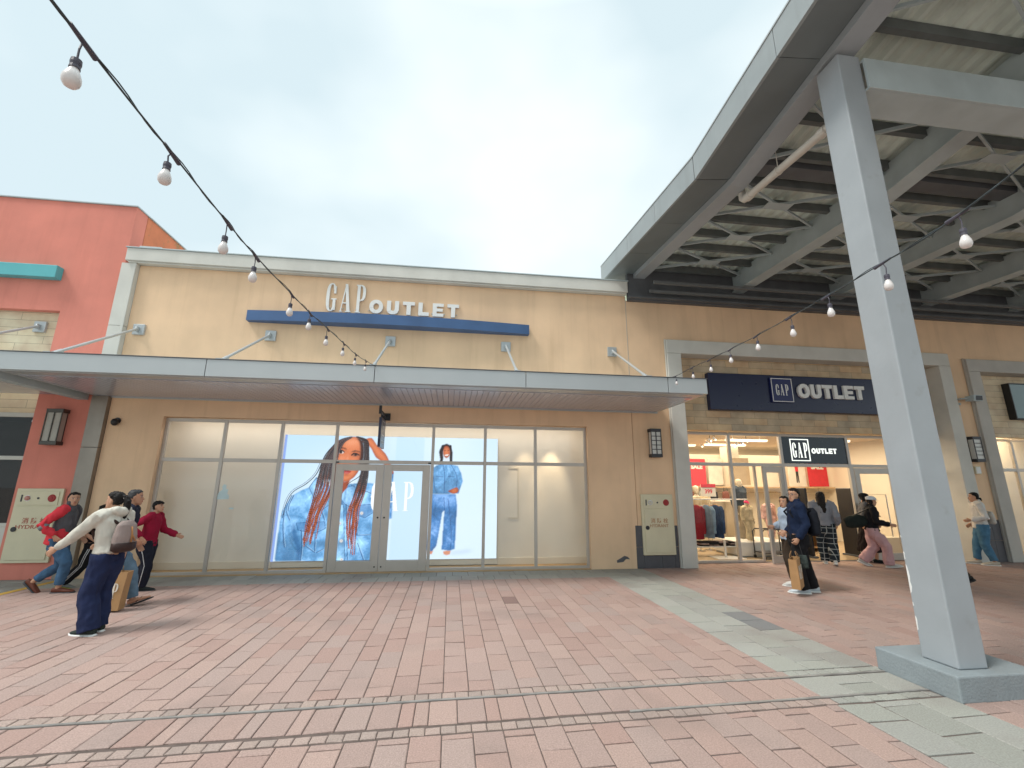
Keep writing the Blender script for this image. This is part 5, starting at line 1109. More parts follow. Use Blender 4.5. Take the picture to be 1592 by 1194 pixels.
        if hair in ('long', 'bob'):
            for s2 in (1, -1): b.tube([hc+HS*s2*.072*hk+HU*.05*hk-HF*.01, hc+HS*s2*.082*hk-HU*.03*hk-HF*.02, hc+HS*s2*.078*hk-HU*.13*hk-HF*.025], [(.018*hk, .04*hk), (.016*hk, .045*hk), (.012*hk, .03*hk)], 10, ref=HS)
        hr_ = remesh(b, 'hair', .0065, 1, .008, 34, seed+3, t, hm)
        if hair == 'pony':
            b = MB(); c = hc-HF*.125*hk+HU*.05*hk; b.ball(tuple(c), .026*hk); b.build('hair_tie', M['white_plastic'], t, smooth=True)
    X = dict(t=t, F=F, S=Sd, U=U, B=B, k=k, H=H, hc=hc, HF=HF, HS=HS, HU=HU, hk=hk, neck=neckb, hip=hip, sp=sp, J=J)
    return X
def cap(P, m, brim=None):
    hc, HF, HS, HU, hk = (P[q] for q in ('hc', 'HF', 'HS', 'HU', 'hk'))
    b = MB(); head_loft(b, hc+HU*.004, HF, HS, HU, hk, .024, lambda z: z > .025, lambda z, f: f)
    n = 12; top_, bot = [], []
    for i in range(n+1):
        th = math.pi*i/n; q = hc+HU*.040*hk+HF*(.075*hk+.10*hk*math.sin(th))+HS*(.075*hk*math.cos(th))-HU*(.018*hk*math.sin(th)); top_.append(q)
    k0 = len(b.v); b.v += [tuple(q) for q in top_]+[tuple(q-HU*.007) for q in top_]
    b.f += [tuple(range(k0, k0+n+1)), tuple(reversed(range(k0+n+1, k0+2*n+2)))]+[(k0+i, k0+i+1, k0+n+2+i, k0+n+1+i) for i in range(n)]+[(k0, k0+n+1, k0+2*n+1, k0+n)]
    remesh(b, 'cap', .006, 1, .002, 15, 1, P['t'], m)
D_ = dict
navy = cloth('navy cloth', (.018, .026, .07)); black = cloth('black cloth', (.012, .012, .014)); jeans = cloth('blue jeans', (.055, .115, .20), .25); white = cloth('off white knit', (.56, .53, .46), .05)
# woman in the red and grey jacket
P = person('woman in a red and grey jacket with cropped jeans walking before the hydrant cabinet', -6.06, 8.28, 1.57, 4, hdir=-42, lean=(.05, 0),
    arms=D_(R=(.02, .07, -.40, (-1, .5, 0)), L=(.10, -.09, -.46)), legs=D_(R=(.16, .05, .0, 0), L=(-.28, -.05, .09, 42)), hips=.485*1.57, wide=.92,
    top=D_(m=cloth('grey shell', (.10, .10, .11)), ease=.024, hem=-.10, collar=.035, se=.011, wr=.011, sleeve_m=D_(R=cloth('red shell', (.62, .045, .06)))),
    bottom=D_(m=jeans, r=(.061, .046, .036), ease=.013, upto=.86), shoes=D_(m=cloth('brown leather', (.14, .045, .028), .1, .1, rough=.4), open=True, sole=M['bronze']), hair='tied', seed=1)
J = P['J']['R']; b = MB(); q0 = J[4]; q1 = J[4]+(J[5]-J[4])*.25; b.tube([q0+(q1-q0)*.1, q1], [.064, .066], 16); b.build('sleeve_band', cloth('grey reflective', (.20, .22, .23)), P['t'], smooth=True)
b = MB(); pts = [P['hip']+P['sp']*z for z in (-.09, .12, .38)]; b.tube([p+P['S']*.035 - P['F']*.02 for p in pts], [(.138, .142), (.134, .134), (.122, .118)], 20, ref=P['S']); remesh(b, 'red_panel', .0085, 2, .008, 8, 4, P['t'], cloth('red shell', (.62, .045, .06)))
# woman in white
P = person('woman in a white hooded top and wide navy trousers seen from behind', -3.88, 6.05, 1.56, 166, hdir=176, lean=(.05, .0),
    arms=D_(L=(.46, -.10, -.42, (-.2, 0, -1)), R=(.20, -.04, -.36)), legs=D_(L=(-.02, -.08, .0, 0), R=(.05, .08, .0, 0)), wide=.95,
    top=D_(m=white, ease=.024, hem=.10, hood=True, name='hooded_top', se=.015, wr=.010), bottom=D_(m=navy, r=(.062, .056, .060), ease=.012, upto=1.0, drop=1.2, wr=.012),
    shoes=D_(m=cloth('dark green suede', (.03, .04, .035), .1, .1)), hair='pony', seed=2)
PW = P
bp = thing('backpack', tuple(P['neck']), 'small grey and brown backpack on the woman in white', 'backpack')
c = P['neck']-P['F']*.20-P['U']*.27; b = MB(); b.tube([c-P['U']*.17, c-P['U']*.14, c, c+P['U']*.12, c+P['U']*.17], [(.10, .05), (.135, .078), (.135, .082), (.115, .06), (.06, .03)], 18, ref=P['S']); remesh(b, 'bag', .009, 2, .004, 9, 3, bp, cloth('taupe canvas', (.30, .235, .215)))
b = MB(); b.tube([c-P['U']*.178-P['F']*.006, c-P['U']*.15-P['F']*.006, c-P['U']*.075-P['F']*.006], [(.10, .052), (.140, .083), (.140, .086)], 18, ref=P['S']); b.build('base_panel', cloth('brown leatherette', (.045, .025, .022), rough=.5), bp, smooth=True)
b = MB(); b.tube([c+P['U']*.10-P['F']*.07, c+P['U']*.02-P['F']*.088, c-P['U']*.07-P['F']*.09], .009, 8); b.tube([c+P['U']*.02-P['F']*.088+P['S']*.0, c-P['U']*.06-P['F']*.09+P['S']*.05], .007, 8); b.build('tan_strap', cloth('tan strap', (.42, .20, .08), rough=.6), bp, smooth=True)
b = MB()
for s2 in (1, -1): b.tube([c+P['U']*.14+P['S']*s2*.07+P['F']*.05, P['neck']+P['S']*s2*.10*1.0+P['U']*-.02+P['F']*.02, P['neck']+P['S']*s2*.13-P['U']*.12+P['F']*.14, P['neck']+P['S']*s2*.13-P['U']*.3+P['F']*.04], [.017]*4, 8)
b.build('shoulder_strap', cloth('brown leatherette', (.045, .025, .022), rough=.5), bp, smooth=True)
# grey haired man
P = person('grey haired man in a dark tee and flip flops striding behind the woman in white', -4.55, 7.25, 1.60, 20, hdir=24, lean=(.06, 0),
    arms=D_(R=(.13, .06, -.40, (-1, .2, -.3)), L=(.1, -.12, -.50)), legs=D_(R=(.28, .06, .02, -18), L=(-.24, -.06, .06, 25)), hips=.50*1.6, wide=.98,
    top=D_(m=cloth('charcoal tee', (.022, .024, .04)), ease=.022, hem=-.08, sleeve='short', name='tee_shirt'), bottom=D_(m=cloth('pale blue jeans', (.12, .19, .26), .2), r=(.063, .049, .044), ease=.012, upto=.95),
    shoes=None, hair='short', hair_col=(.055, .055, .058), skin=(.47, .24, .15), seed=3)
for nm in 'RL':
    fd, fu, sole = P['J'][nm][7]; b = MB(); b.tube([sole-fd*.09-fu*.012, sole-fd*.03-fu*.014, sole+fd*.12-fu*.012, sole+fd*.20-fu*.010, sole+fd*.225-fu*.008], [(.028, .010), (.038, .012), (.046, .012), (.042, .011), (.018, .008)], 14, ref=P['S']); s_ = b.build('flip_flop', M['black'], P['t'], smooth=True)
    b = MB(); b.tube([sole+fd*.04+P['S']*.040+fu*.01, sole+fd*.10+P['S']*.018+fu*.042, sole+fd*.15+fu*.015, sole+fd*.10-P['S']*.018+fu*.042, sole+fd*.04-P['S']*.040+fu*.01], .007, 8); b.build('thong', cloth('brown strap', (.09, .03, .02)), s_, smooth=True)
PM = P
# boy
P = person('boy in a crimson long sleeved top with one arm stretched out ahead', -4.80, 8.3, 1.39, 6, hdir=-2, headtilt=.12, lean=(.05, 0),
    arms=D_(R=(-.06, .08, -.36, (-1, .3, 0)), L=(.34, -.02, -.37, (-.2, -.2, -1)), curl=.12), legs=D_(R=(.04, .05, .0, 0), L=(-.22, -.06, .06, 20)),
    top=D_(m=cloth('crimson knit', (.30, .012, .04)), ease=.018, hem=-.10, name='long_sleeved_top'), bottom=D_(m=cloth('dark track suit', (.016, .018, .03)), r=(.066, .052, .046), ease=.014, stripe=True),
    shoes=D_(m=cloth('black canvas', (.02, .025, .025)), sole=M['bronze']), hair='fringe', hair_col=(.008, .007, .007), seed=4)
# child mostly hidden
P = person('child in black with white striped track trousers half hidden behind the woman in white', -5.86, 8.72, 1.36, 20, hdir=-5, lean=(.04, 0),
    arms=D_(R=(.05, .06, -.42), L=(.1, -.08, -.4)), legs=D_(R=(-.34, .05, .02, 12), L=(.18, -.05, .0, 0)), hips=.48*1.36,
    top=D_(m=cloth('dark plum tee', (.025, .018, .022)), ease=.02, hem=-.06, sleeve='short', name='tee_shirt'), bottom=D_(m=black, r=(.066, .05, .045), stripe=True, n=(-.012, .012)), shoes=D_(m=cloth('grey canvas', (.25, .26, .24)), sole=mat('lime rubber', (.35, .40, .04), .5)), hair='short', seed=6)
# kraft bag
def kraft_bag(label, c, w_, d_, h, rz, lean_=0, letters=None, taper=1.06, ly=0, size=.2):
    t = thing('paper_bag', c, label, 'shopping bag'); mt = Matrix.Translation(c) @ Matrix.Rotation(R(rz), 4, 'Z') @ Matrix.Rotation(lean_, 4, 'Y')
    b = MB(); th = .006; a, e = w_/2, d_/2; A_, E2 = a*taper, e*.92
    ring = lambda x, y, z: [(-x, -y, z), (x, -y, z), (x, y, z), (-x, y, z)]
    k0 = 0; rows = [ring(a, e, 0), ring(a*1.01, e*1.02, h*.35), ring(a*1.03, e*.96, h*.7), ring(A_, E2, h), ring(A_-th, E2-th, h), ring(a-th, e-th, .02)]
    for r in rows: b.v += r
    for r in range(len(rows)-1):
        for i in range(4): b.f.append((r*4+i, r*4+(i+1) % 4, r*4+4+(i+1) % 4, r*4+4+i))
    b.f += [(3, 2, 1, 0), (20, 21, 22, 23)]
    o = b.build('bag', M['kraft'], None, bevel=0); o.data.transform(mt); attach(o, t)
    b = MB()
    for yy in (-E2+.008, E2-.008): b.tube([(-w_*.2, yy, h-.03), (-w_*.19, yy, h+.05), (-w_*.08, yy*.6, h+.10), (w_*.08, yy*.6, h+.10), (w_*.19, yy, h+.05), (w_*.2, yy, h-.03)], .0045, 6)
    o = b.build('handle', mat('twisted paper', (.36, .2, .09), .8), None, smooth=True); o.data.transform(mt); attach(o, t)
    b = MB(); word(b, 'GAP', -w_*.36, w_*.36, h*.32, size, -e*1.03-.004, .003, .16); o = b.build('lettering', mat('bag lettering', (.74, .68, .58), .6), None); o.data.transform(mt); attach(o, t)
    return t
kraft_bag('large brown paper bag lettered GAP hanging behind the woman in white', (-4.42, 7.0, .03), .37, .15, .47, 6, R(3), size=.18)
# man in navy with glasses
P = person('man in a navy jacket and glasses standing with bags before the shop entrance', 5.72, 7.05, 1.66, 158, hdir=196, lean=(-.03, 0),
    arms=D_(L=(.10, -.05, -.50, (-1, -.2, 0)), R=(.12, .08, -.44), curl=.95), legs=D_(L=(.03, -.09, 0, 0), R=(-.16, .08, .0, 0)), wide=1.05,
    top=D_(m=cloth('navy jacket', (.010, .019, .048)), ease=.022, hem=-.06, collar=.012, se=.016, wr=.011), bottom=D_(m=black, r=(.066, .054, .05), ease=.014, drop=.8),
    shoes=D_(m=cloth('pale blue mesh', (.55, .62, .66), .15, .2)), hair='short', hair_col=(.01, .009, .009), seed=7)
hc, HF, HS, HU, hk = (P[q] for q in ('hc', 'HF', 'HS', 'HU', 'hk')); b = MB()
for s2 in (1, -1):
    cc = hc+HF*.098*hk+HS*s2*.033*hk+HU*.008*hk; b.tube([cc+HS*(.026*hk*math.cos(a*.5236))+HU*(.020*hk*math.sin(a*.5236)) for a in range(13)], .0018, 6)
    b.tube([cc+HS*s2*.026*hk, hc+HS*s2*.078*hk+HF*.01*hk+HU*.012*hk], .0018, 6)
b.tube([hc+HF*.103*hk-HS*.008*hk+HU*.01*hk, hc+HF*.103*hk+HS*.008*hk+HU*.01*hk], .0018, 6); b.build('glasses', M['bronze'], P['t'])
kraft_bag('tan paper bag held by the man in the navy jacket', (5.44, 6.84, .12), .27, .12, .44, 40, R(-4), size=.2)
wr = P['J']['L'][5]
sb = thing('pouch', tuple(wr), 'small black printed pouch dangling from the hand of the man in navy', 'pouch')
b = MB(); q = wr-P['U']*.36+P['F']*-.03; b.tube([q-P['U']*.09, q, q+P['U']*.11], [(.07, .03), (.068, .034), (.055, .012)], 14, ref=P['F']); remesh(b, 'pouch_body', .007, 1, .003, 14, 2, sb, cloth('black printed', (.05, .065, .06), .8, .3))
b = MB(); b.tube([wr-P['U']*.09, q+P['U']*.10], .006, 6); b.build('strap', M['black'], sb)
rb = thing('backpack', tuple(P['neck']), 'dark backpack worn by the man in the navy jacket', 'backpack')
c = P['neck']-P['F']*.22-P['U']*.30; b = MB(); b.tube([c-P['U']*.22, c-P['U']*.18, c, c+P['U']*.15, c+P['U']*.22], [(.09, .05), (.14, .09), (.14, .095), (.125, .07), (.06, .03)], 18, ref=P['S']); remesh(b, 'bag', .009, 2, .005, 9, 3, rb, cloth('black nylon', (.012, .014, .02)))
b = MB()
for s2 in (1, -1): b.tube([c+P['U']*.18+P['S']*s2*.08+P['F']*.04, P['neck']+P['S']*s2*.105-P['U']*.005+P['F']*.01, P['neck']+P['S']*s2*.125-P['U']*.15+P['F']*.150, P['neck']+P['S']*s2*.14-P['U']*.34+P['F']*.02], [.018]*4, 8)
b.build('shoulder_strap', cloth('black nylon', (.012, .014, .02)), rb, smooth=True)
# companion behind him
person('companion in a pale blue top standing close behind the man in navy', 5.97, 7.56, 1.52, 165, hdir=200, arms=D_(L=(.16, -.06, -.36), R=(.15, .1, -.30)), legs=D_(L=(.02, -.08, 0, 0), R=(-.1, .08, 0, 0)),
    top=D_(m=cloth('pale blue cloth', (.36, .44, .54)), ease=.03, hem=-.05, se=.024, wr=.014, name='blouse'), bottom=D_(m=cloth('brown cloth', (.05, .036, .026)), r=(.066, .054, .05)), shoes=D_(m=cloth('white canvas', (.6, .6, .58))), hair='bob', hair_col=(.014, .009, .007), seed=8)
# plaid trousers
pl = cloth('plaid cloth', (.02, .028, .035))
t_ = pl.node_tree; n_ = t_.nodes; l_ = t_.links; bs_ = n_['Principled BSDF']; tc = n_.new('ShaderNodeTexCoord'); mx = n_.new('ShaderNodeMath'); mx.operation = 'MAXIMUM'; sx_ = n_.new('ShaderNodeSeparateXYZ'); l_.new(tc.outputs['Object'], sx_.inputs[0])
ws = []
for ax, sc_ in ((0, 11), (2, 9)):
    a = n_.new('ShaderNodeMath'); a.operation = 'MULTIPLY'; a.inputs[1].default_value = sc_; l_.new(sx_.outputs[ax], a.inputs[0]); f_ = n_.new('ShaderNodeMath'); f_.operation = 'FRACT'; l_.new(a.outputs[0], f_.inputs[0]); g_ = n_.new('ShaderNodeMath'); g_.operation = 'LESS_THAN'; g_.inputs[1].default_value = .13; l_.new(f_.outputs[0], g_.inputs[0]); ws.append(g_)
l_.new(ws[0].outputs[0], mx.inputs[0]); l_.new(ws[1].outputs[0], mx.inputs[1]); m2 = n_.new('ShaderNodeMix'); m2.data_type = 'RGBA'; l_.new(mx.outputs[0], m2.inputs[0]); m2.inputs[6].default_value = (.018, .026, .034, 1); m2.inputs[7].default_value = (.34, .36, .35, 1); l_.new(m2.outputs[2], bs_.inputs['Base Color'])
person('woman in a grey sweater and plaid trousers walking into the shop', 8.42, 9.52, 1.60, 52, hdir=48, arms=D_(R=(.08, .07, -.46), L=(.12, -.08, -.42)), legs=D_(L=(.12, -.07, 0, 0), R=(-.18, .10, .03, 15)),
    top=D_(m=cloth('grey sweater', (.25, .26, .29)), ease=.03, hem=.02, se=.026, wr=.012, name='sweater'), bottom=D_(m=pl, r=(.07, .058, .056), ease=.016, drop=.6), shoes=D_(m=cloth('white leather', (.62, .61, .58), .05)), hair='long', hair_col=(.016, .011, .009), seed=9)
person('shopper in a beige top facing out of the doorway', 8.62, 10.75, 1.58, 262, hdir=250, top=D_(m=cloth('beige cloth', (.58, .44, .28)), ease=.03, name='blouse'), bottom=D_(m=cloth('khaki cloth', (.30, .25, .18)), r=(.066, .052, .048)), shoes=D_(m=cloth('white canvas', (.6, .6, .58))), hair='bob', hair_col=(.015, .01, .008), skin=(.50, .22, .12), seed=10)
P = person('woman in a black cap and long dark skirt by the door', 9.62, 9.66, 1.56, 322, hdir=318, lean=(.03, 0), arms=D_(R=(.12, .06, -.42), L=(.1, -.06, -.4)), legs=D_(R=(.1, .05, 0, 0), L=(-.18, -.05, .02, 15)),
    top=D_(m=cloth('grey fleece', (.10, .10, .11)), ease=.024, hem=.0, se=.018), bottom=D_(m=cloth('dark skirt', (.012, .008, .009)), skirt=.16, name='skirt', wr=.014), shoes=D_(m=cloth('black canvas', (.02, .025, .025)), sole=M['bronze']), hair='bob', hair_col=(.01, .008, .008), seed=11); cap(P, black)
P = person('woman in a white cap, black jacket and pink wide trousers striding past the door', 9.24, 9.16, 1.53, 326, hdir=322, lean=(.06, 0), headtilt=-.06, arms=D_(R=(.26, .05, -.34, (-1, .2, -.6)), L=(.2, -.05, -.36)), legs=D_(R=(.22, .06, .01, -6), L=(-.26, -.06, .05, 25)), hips=.495*1.53,
    top=D_(m=cloth('black shell', (.012, .012, .015)), ease=.024, hem=.0, collar=.012, se=.018, wr=.012), bottom=D_(m=cloth('pink cotton', (.56, .34, .35), .06), r=(.066, .06, .062), ease=.014, drop=.8, wr=.013), shoes=D_(m=cloth('white leather', (.62, .61, .58), .05)), hair='bob', hair_col=(.01, .008, .008), seed=12); cap(P, cloth('white cotton', (.62, .64, .68)))
hb = thing('shoulder_bag', tuple(P['neck']), 'bulky black bag slung behind the woman in the white cap', 'bag')
c = P['hip']-P['F']*.26+P['U']*.16+P['S']*.08; b = MB(); b.tube([c-P['F']*.22-P['U']*.03, c-P['F']*.1, c+P['F']*.08+P['U']*.03, c+P['F']*.18+P['U']*.05], [(.05, .09), (.085, .14), (.09, .14), (.05, .08)], 16, ref=P['S']); remesh(b, 'bag', .010, 2, .008, 8, 3, hb, cloth('black green nylon', (.018, .024, .022)))
b = MB(); b.tube([c+P['U']*.12-P['F']*.08, P['neck']+P['S']*.11-P['U']*.0, P['neck']+P['S']*.06+P['F']*.13-P['U']*.2, c+P['F']*.14+P['U']*.08], .014, 8); b.build('strap', M['black'], hb, smooth=True)
P = person('woman in a white shirt and blue jeans with a ponytail beyond the column', 12.0, 9.10, 1.60, 142, hdir=138, arms=D_(L=(.20, -.02, -.34, (-1, -.4, 0)), R=(.1, .06, -.44)), legs=D_(L=(-.08, -.09, 0, 0), R=(.18, .09, .0, 0)),
    top=D_(m=cloth('white shirt', (.62, .60, .57), .04), ease=.026, hem=-.06, se=.02, wr=.012, name='shirt'), bottom=D_(m=cloth('bright jeans', (.07, .17, .27), .2), r=(.064, .048, .042), upto=.92), shoes=D_(m=cloth('beige canvas', (.50, .44, .36))), hair='tied', seed=13)
wb = thing('tote_bag', tuple(P['neck']), 'off white tote bag on the back of the woman in the white shirt', 'bag')
c = P['hip']-P['F']*.20+P['U']*.20; b = MB(); b.tube([c-P['U']*.14, c-P['U']*.11, c+P['U']*.06, c+P['U']*.13], [(.10, .04), (.14, .06), (.13, .05), (.10, .02)], 16, ref=P['S']); remesh(b, 'bag', .009, 2, .006, 9, 3, wb, cloth('canvas', (.55, .52, .47)))
b = MB(); b.tube([c+P['U']*.10+P['S']*.06, P['neck']+P['S']*.11+P['U']*-.005, c+P['U']*.10-P['S']*.02+P['F']*.2], .010, 8); b.build('strap', cloth('canvas', (.55, .52, .47)), wb, smooth=True)
person('walker in brown trousers and dark boots mostly hidden behind the big column', 8.60, 7.48, 1.60, 145, lean=(.05, 0), arms=D_(L=(.04, -.07, -.5), R=(.15, .06, -.46)), legs=D_(L=(-.50, -.05, .05, 25), R=(.06, .06, .0, 0)), hips=.475*1.6,
    top=D_(m=cloth('olive cloth', (.06, .06, .04)), ease=.03, hem=-.05), bottom=D_(m=cloth('brown cloth', (.05, .036, .026)), r=(.066, .05, .046)), shoes=D_(m=cloth('black leather', (.014, .014, .014), .05, .1, rough=.4), h=.075, sole=M['black']), hair='short', seed=14)

# ------------------------------------------------------------------ inside the clothes shop
def garment(label, x, y, z, h, m, rz=70, w_=.44, sleeve=True, group=None, name='hanging_jacket', seed=0):
    t = thing(name, (x, y, z), label, 'jacket', group); mt = Matrix.Translation((x, y, z)) @ Matrix.Rotation(R(rz), 4, 'Z')
    b = MB(); b.tube([(0, 0, -h), (0, 0, -h*.6), (0, 0, -h*.25), (0, 0, -.10), (0, 0, -.03)], [(w_*.47, .055), (w_*.46, .05), (w_*.45, .055), (w_*.42, .05), (.07, .04)], 18, ref=(1, 0, 0))
    for s2 in (1, -1): b.tube([(s2*w_*.36, 0, -.07), (s2*w_*.48, 0, -.16), (s2*w_*.53, .01, -h*.5), (s2*w_*.52, .015, -h*.86)], [.045, .058, .05, .042], 12)
    o = remesh(b, 'garment', .010, 2, .010, 9, seed, None, m); o.data.transform(mt); attach(o, t)
    b = MB(); b.tube([(-w_*.40, 0, -.075), (-.05, 0, -.02), (0, 0, -.012), (.05, 0, -.02), (w_*.40, 0, -.075)], .012, 8); b.tube([(0, 0, -.012), (0, 0, .05), (.018, 0, .075), (.012, 0, .10), (-.01, 0, .095)], .003, 6); o = b.build('hanger', M['hang_wood'], None, smooth=True); o.data.transform(mt); attach(o, t)
    return t
rk = thing('clothes_rack', (6.8, 11.0, 0), 'low white clothes rack behind the first pane inside the shop', 'clothes rack')
b = MB(); b.tube([(5.4, 11.0, 1.36), (7.62, 11.0, 1.36)], .015, 10)
for x in (5.6, 7.55): b.tube([(x, 11.0, .10), (x, 11.0, 1.36)], .015, 10)
b.build('rail', M['white_plastic'], rk, smooth=True); b = MB(); b.box(5.4, 7.62, 10.8, 11.2, .22, .245); b.build('shelf', M['white_plastic'], rk, bevel=.003)
b = MB(); b.box(6.62, 6.66, 10.6, 10.64, .02, .40); b.box(6.3, 7.0, 10.35, 10.85, .009, .022); b.build('base_stand', M['white_plastic'], rk, bevel=.003)
dj, lj, rj = cloth('dark denim', (.022, .055, .13), .2), cloth('pale denim', (.17, .27, .38), .2), cloth('crimson cotton', (.30, .012, .022))
garment('crimson jacket hanging turned at the left end of the shop rack', 6.16, 11.0, 1.25, .86, rj, 5, seed=1)
garment('dark red jacket hanging behind the crimson one on the rack', 5.92, 11.04, 1.25, .86, rj, 100, seed=2)
pj = garment('pale denim jacket hanging beside the crimson jacket on the shop rack', 6.48, 11.0, 1.25, .82, lj, 98, seed=3, group='pale denim jackets on the rack')
djt = garment('dark denim jacket in the row on the shop rack', 6.72, 11.0, 1.25, .82, dj, 100, seed=4, group='dark denim jackets on the rack')
q = copy_tree(pj); q.location.x += .09; q['label'] = pj['label']
for i in range(7): q = copy_tree(djt); q.location.x += .12*(i+1); q.rotation_euler.z = random.uniform(-.06, .06)
for i in range(5):
    x = 6.25+i*.26; t = thing('folded_clothes', (x, 11, .25), 'stack of dark patterned clothes folded on the low shelf of the rack', 'folded clothes', 'folded clothes on the rack shelf')
    for j in range(3): b = MB(); b.box(x-.115, x+.115, 10.83, 11.17, .248+j*.034, .279+j*.034); b.build('garment', [black, cloth('printed', (.30, .22, .2), .9, .2, 20), black][(i+j) % 3], t, bevel=.012)
# mannequins
MQ = (.62, .53, .38)
def mannequin(label, x, y, H, face, top, bottom, base, cat='mannequin'):
    P = person(label, x, y, H, face, top=top, bottom=bottom, hair=None, face_on=False, skin=MQ, name='mannequin', cat=cat, base=base, seed=int(x*10) % 9); return P
cr_ = cloth('cream print', (.62, .52, .34), .2)
P = mannequin('tall mannequin in a dark open jacket on the white display plinth', 7.72, 11.45, 1.62, 290, D_(m=cloth('slate jacket', (.055, .07, .085)), ease=.04, hem=-.12), D_(m=cloth('khaki cloth', (.30, .25, .18)), r=(.066, .05, .046)), .30)
P = mannequin('child mannequin in a pink cap and cream top in front of the tall one', 7.48, 10.85, .98, 275, D_(m=cr_, ease=.03, hem=-.05), D_(m=cr_, r=(.07, .06, .055)), .36); cap(P, cloth('hot pink', (.70, .06, .16)))
P = mannequin('child mannequin in a pink printed outfit behind the open door', 8.30, 11.15, 1.02, 260, D_(m=cloth('pink print', (.66, .42, .38), .35, .2, 20), ease=.035, hem=-.1), D_(m=cloth('pink print', (.66, .42, .38), .35, .2, 20), r=(.07, .05, .045)), .36)
for i, (x, z, y) in enumerate(((6.35, 1.18, 11.9), (6.68, 1.20, 11.8), (7.05, 1.22, 12.0))):
    t = thing('bust_form', (x, y, z), ['small pale bust form above the rack nearest the white jamb', 'pale bust form in the middle behind the rack', 'larger pale bust form behind the dark denim jackets'][i], 'bust form')
    b = MB(); b.tube([(x, y, z), (x, y, z+.10), (x, y, z+.2), (x, y, z+.25), (x, y, z+.28)], [(.12, .08), (.14, .09), (.13, .08), (.05, .045), (.042, .04)], 16, ref=(1, 0, 0)); head_loft(b, Vector((x, y, z+.40)), Vector((0, -1, 0)), Vector((-1, 0, 0)), Vector((0, 0, 1)), .95); remesh(b, 'form', .010, 2, 0, 1, 0, t, M['mannequin'])
    b = MB(); b.tube([(x, y, .01), (x, y, z+.03)], .014, 8); b.tube([(x, y, .01), (x, y, .03)], .14, 18); b.build('stand', M['chrome'], t)
    b = MB(); b.tube([(x, y, z-.002), (x, y, z+.10), (x, y, z+.205)], [(.128, .088), (.148, .098), (.138, .088)], 16, ref=(1, 0, 0)); remesh(b, 'garment', .010, 2, .008, 9, i, t, cr_)
pd = thing('display_plinth', (7.6, 11.2, 0), 'low white display plinth carrying the mannequins', 'plinth'); b = MB(); b.box(7.05, 8.5, 10.62, 11.8, .04, .355); b.build('block', M['white_letter'], pd, bevel=.006); b = MB(); b.box(7.09, 8.46, 10.66, 11.76, .009, .039); b.build('kick', M['steel_mid'], pd)
tr = thing('rail_cart', (7.9, 10.4, 0), 'black tubular cart with wheels behind the open glass door', 'cart'); b = MB()
for y in (10.2, 10.55): b.tube([(7.36, y, .10), (7.36, y, .62), (7.41, y, .68), (8.0, y, .68), (8.05, y, .62), (8.05, y, .10)], .014, 8)
for x in (7.36, 8.05): b.tube([(x, 10.2, .16), (x, 10.55, .16)], .011, 8)
b.build('frame', M['bronze'], tr, smooth=True); b = MB(); b.box(7.36, 8.05, 10.2, 10.55, .145, .165); b.build('tray', M['bronze'], tr)
for x in (7.36, 8.05):
    for y in (10.2, 10.55): b = MB(); b.tube([(x-.015, y, .05), (x+.015, y, .05)], .038, 14); b.build('wheel', M['black'], tr)
# back wall: posters, shelf, coloured clothes
def poster(label, x, y, z, w_, h, m, text=None, sub=None):
    t = thing('poster', (x, y, z), label, 'poster'); b = MB(); b.box(x-w_/2, x+w_/2, y-.03, y, z, z+h); b.build('board', m, t, bevel=.003)
    if text: txt('lettering', text, w_*.30, (x, y-.033, z+h*.70), M['white_letter'], t, .002, .012)
    return t
poster('red SALE poster above the shelf seen through the open doorway', 12.00, 13.55, 1.72, .70, .90, M['sale_red'], 'SALE')
poster('red SALE poster behind the first pane over the rack', 7.95, 13.9, 1.72, .62, .86, M['sale_red'], 'SALE')
for (x, z, l_) in ((11.28, 1.72, 'pale poster of a small red figure left of the doorway SALE poster'), (7.10, 1.72, 'pale poster of a standing figure left of the SALE poster over the rack')):
    t = poster(l_, x, 13.6, z, .62, .95, M['paper'])
    b = MB(); yy = 13.562; b.prism([(x-.05, z+.48), (x+.05, z+.48), (x+.06, z+.72), (x-.06, z+.72)], yy, yy+.004); b.build('printed_top', M['sale_red'] if x > 9 else cr_, t)
    b = MB(); b.prism([(x-.05, z+.12), (x-.015, z+.12), (x, z+.40), (x+.015, z+.12), (x+.05, z+.12), (x+.045, z+.479), (x-.045, z+.479)], yy, yy+.004); b.prism([(x+.035*math.cos(a*.7), z+.775+.045*math.sin(a*.7)) for a in range(9)], yy, yy+.004); b.build('printed_figure', M['bronze'], t)
for (x, w_, l_) in ((8.6, .5, 'blank cream panel right of the SALE poster over the rack'), (9.25, .55, 'blank brownish panel by the pillar inside the shop'), (12.75, .6, 'blank cream panel right of the doorway SALE poster')):
    poster(l_, x, 13.9 if x > 9.5 or x < 9 else 13.5, 1.75, w_, .85, M['paper'] if x != 9.25 else mat('tan board', (.36, .28, .18), .7))
sh_ = thing('wall_shelf', (10, 13.7, 0), 'long timber wall shelf with clothes rails under the posters', 'shelf'); b = MB(); b.box(5.2, 8.88, 13.4, 14.1, 1.66, 1.70); b.box(9.32, 12.45, 13.4, 14.1, 1.66, 1.70); b.build('board', M['wood'], sh_, bevel=.004)
b = MB(); b.tube([(5.2, 13.7, 1.52), (8.88, 13.7, 1.52)], .012, 8); b.tube([(9.32, 13.7, 1.52), (12.45, 13.7, 1.52)], .012, 8); b.build('rail', M['chrome'], sh_); b = MB(); b.box(5.2, 12.45, 14.12, 14.2, .01, 2.75); b.build('back_panel', M['in_white'], sh_)
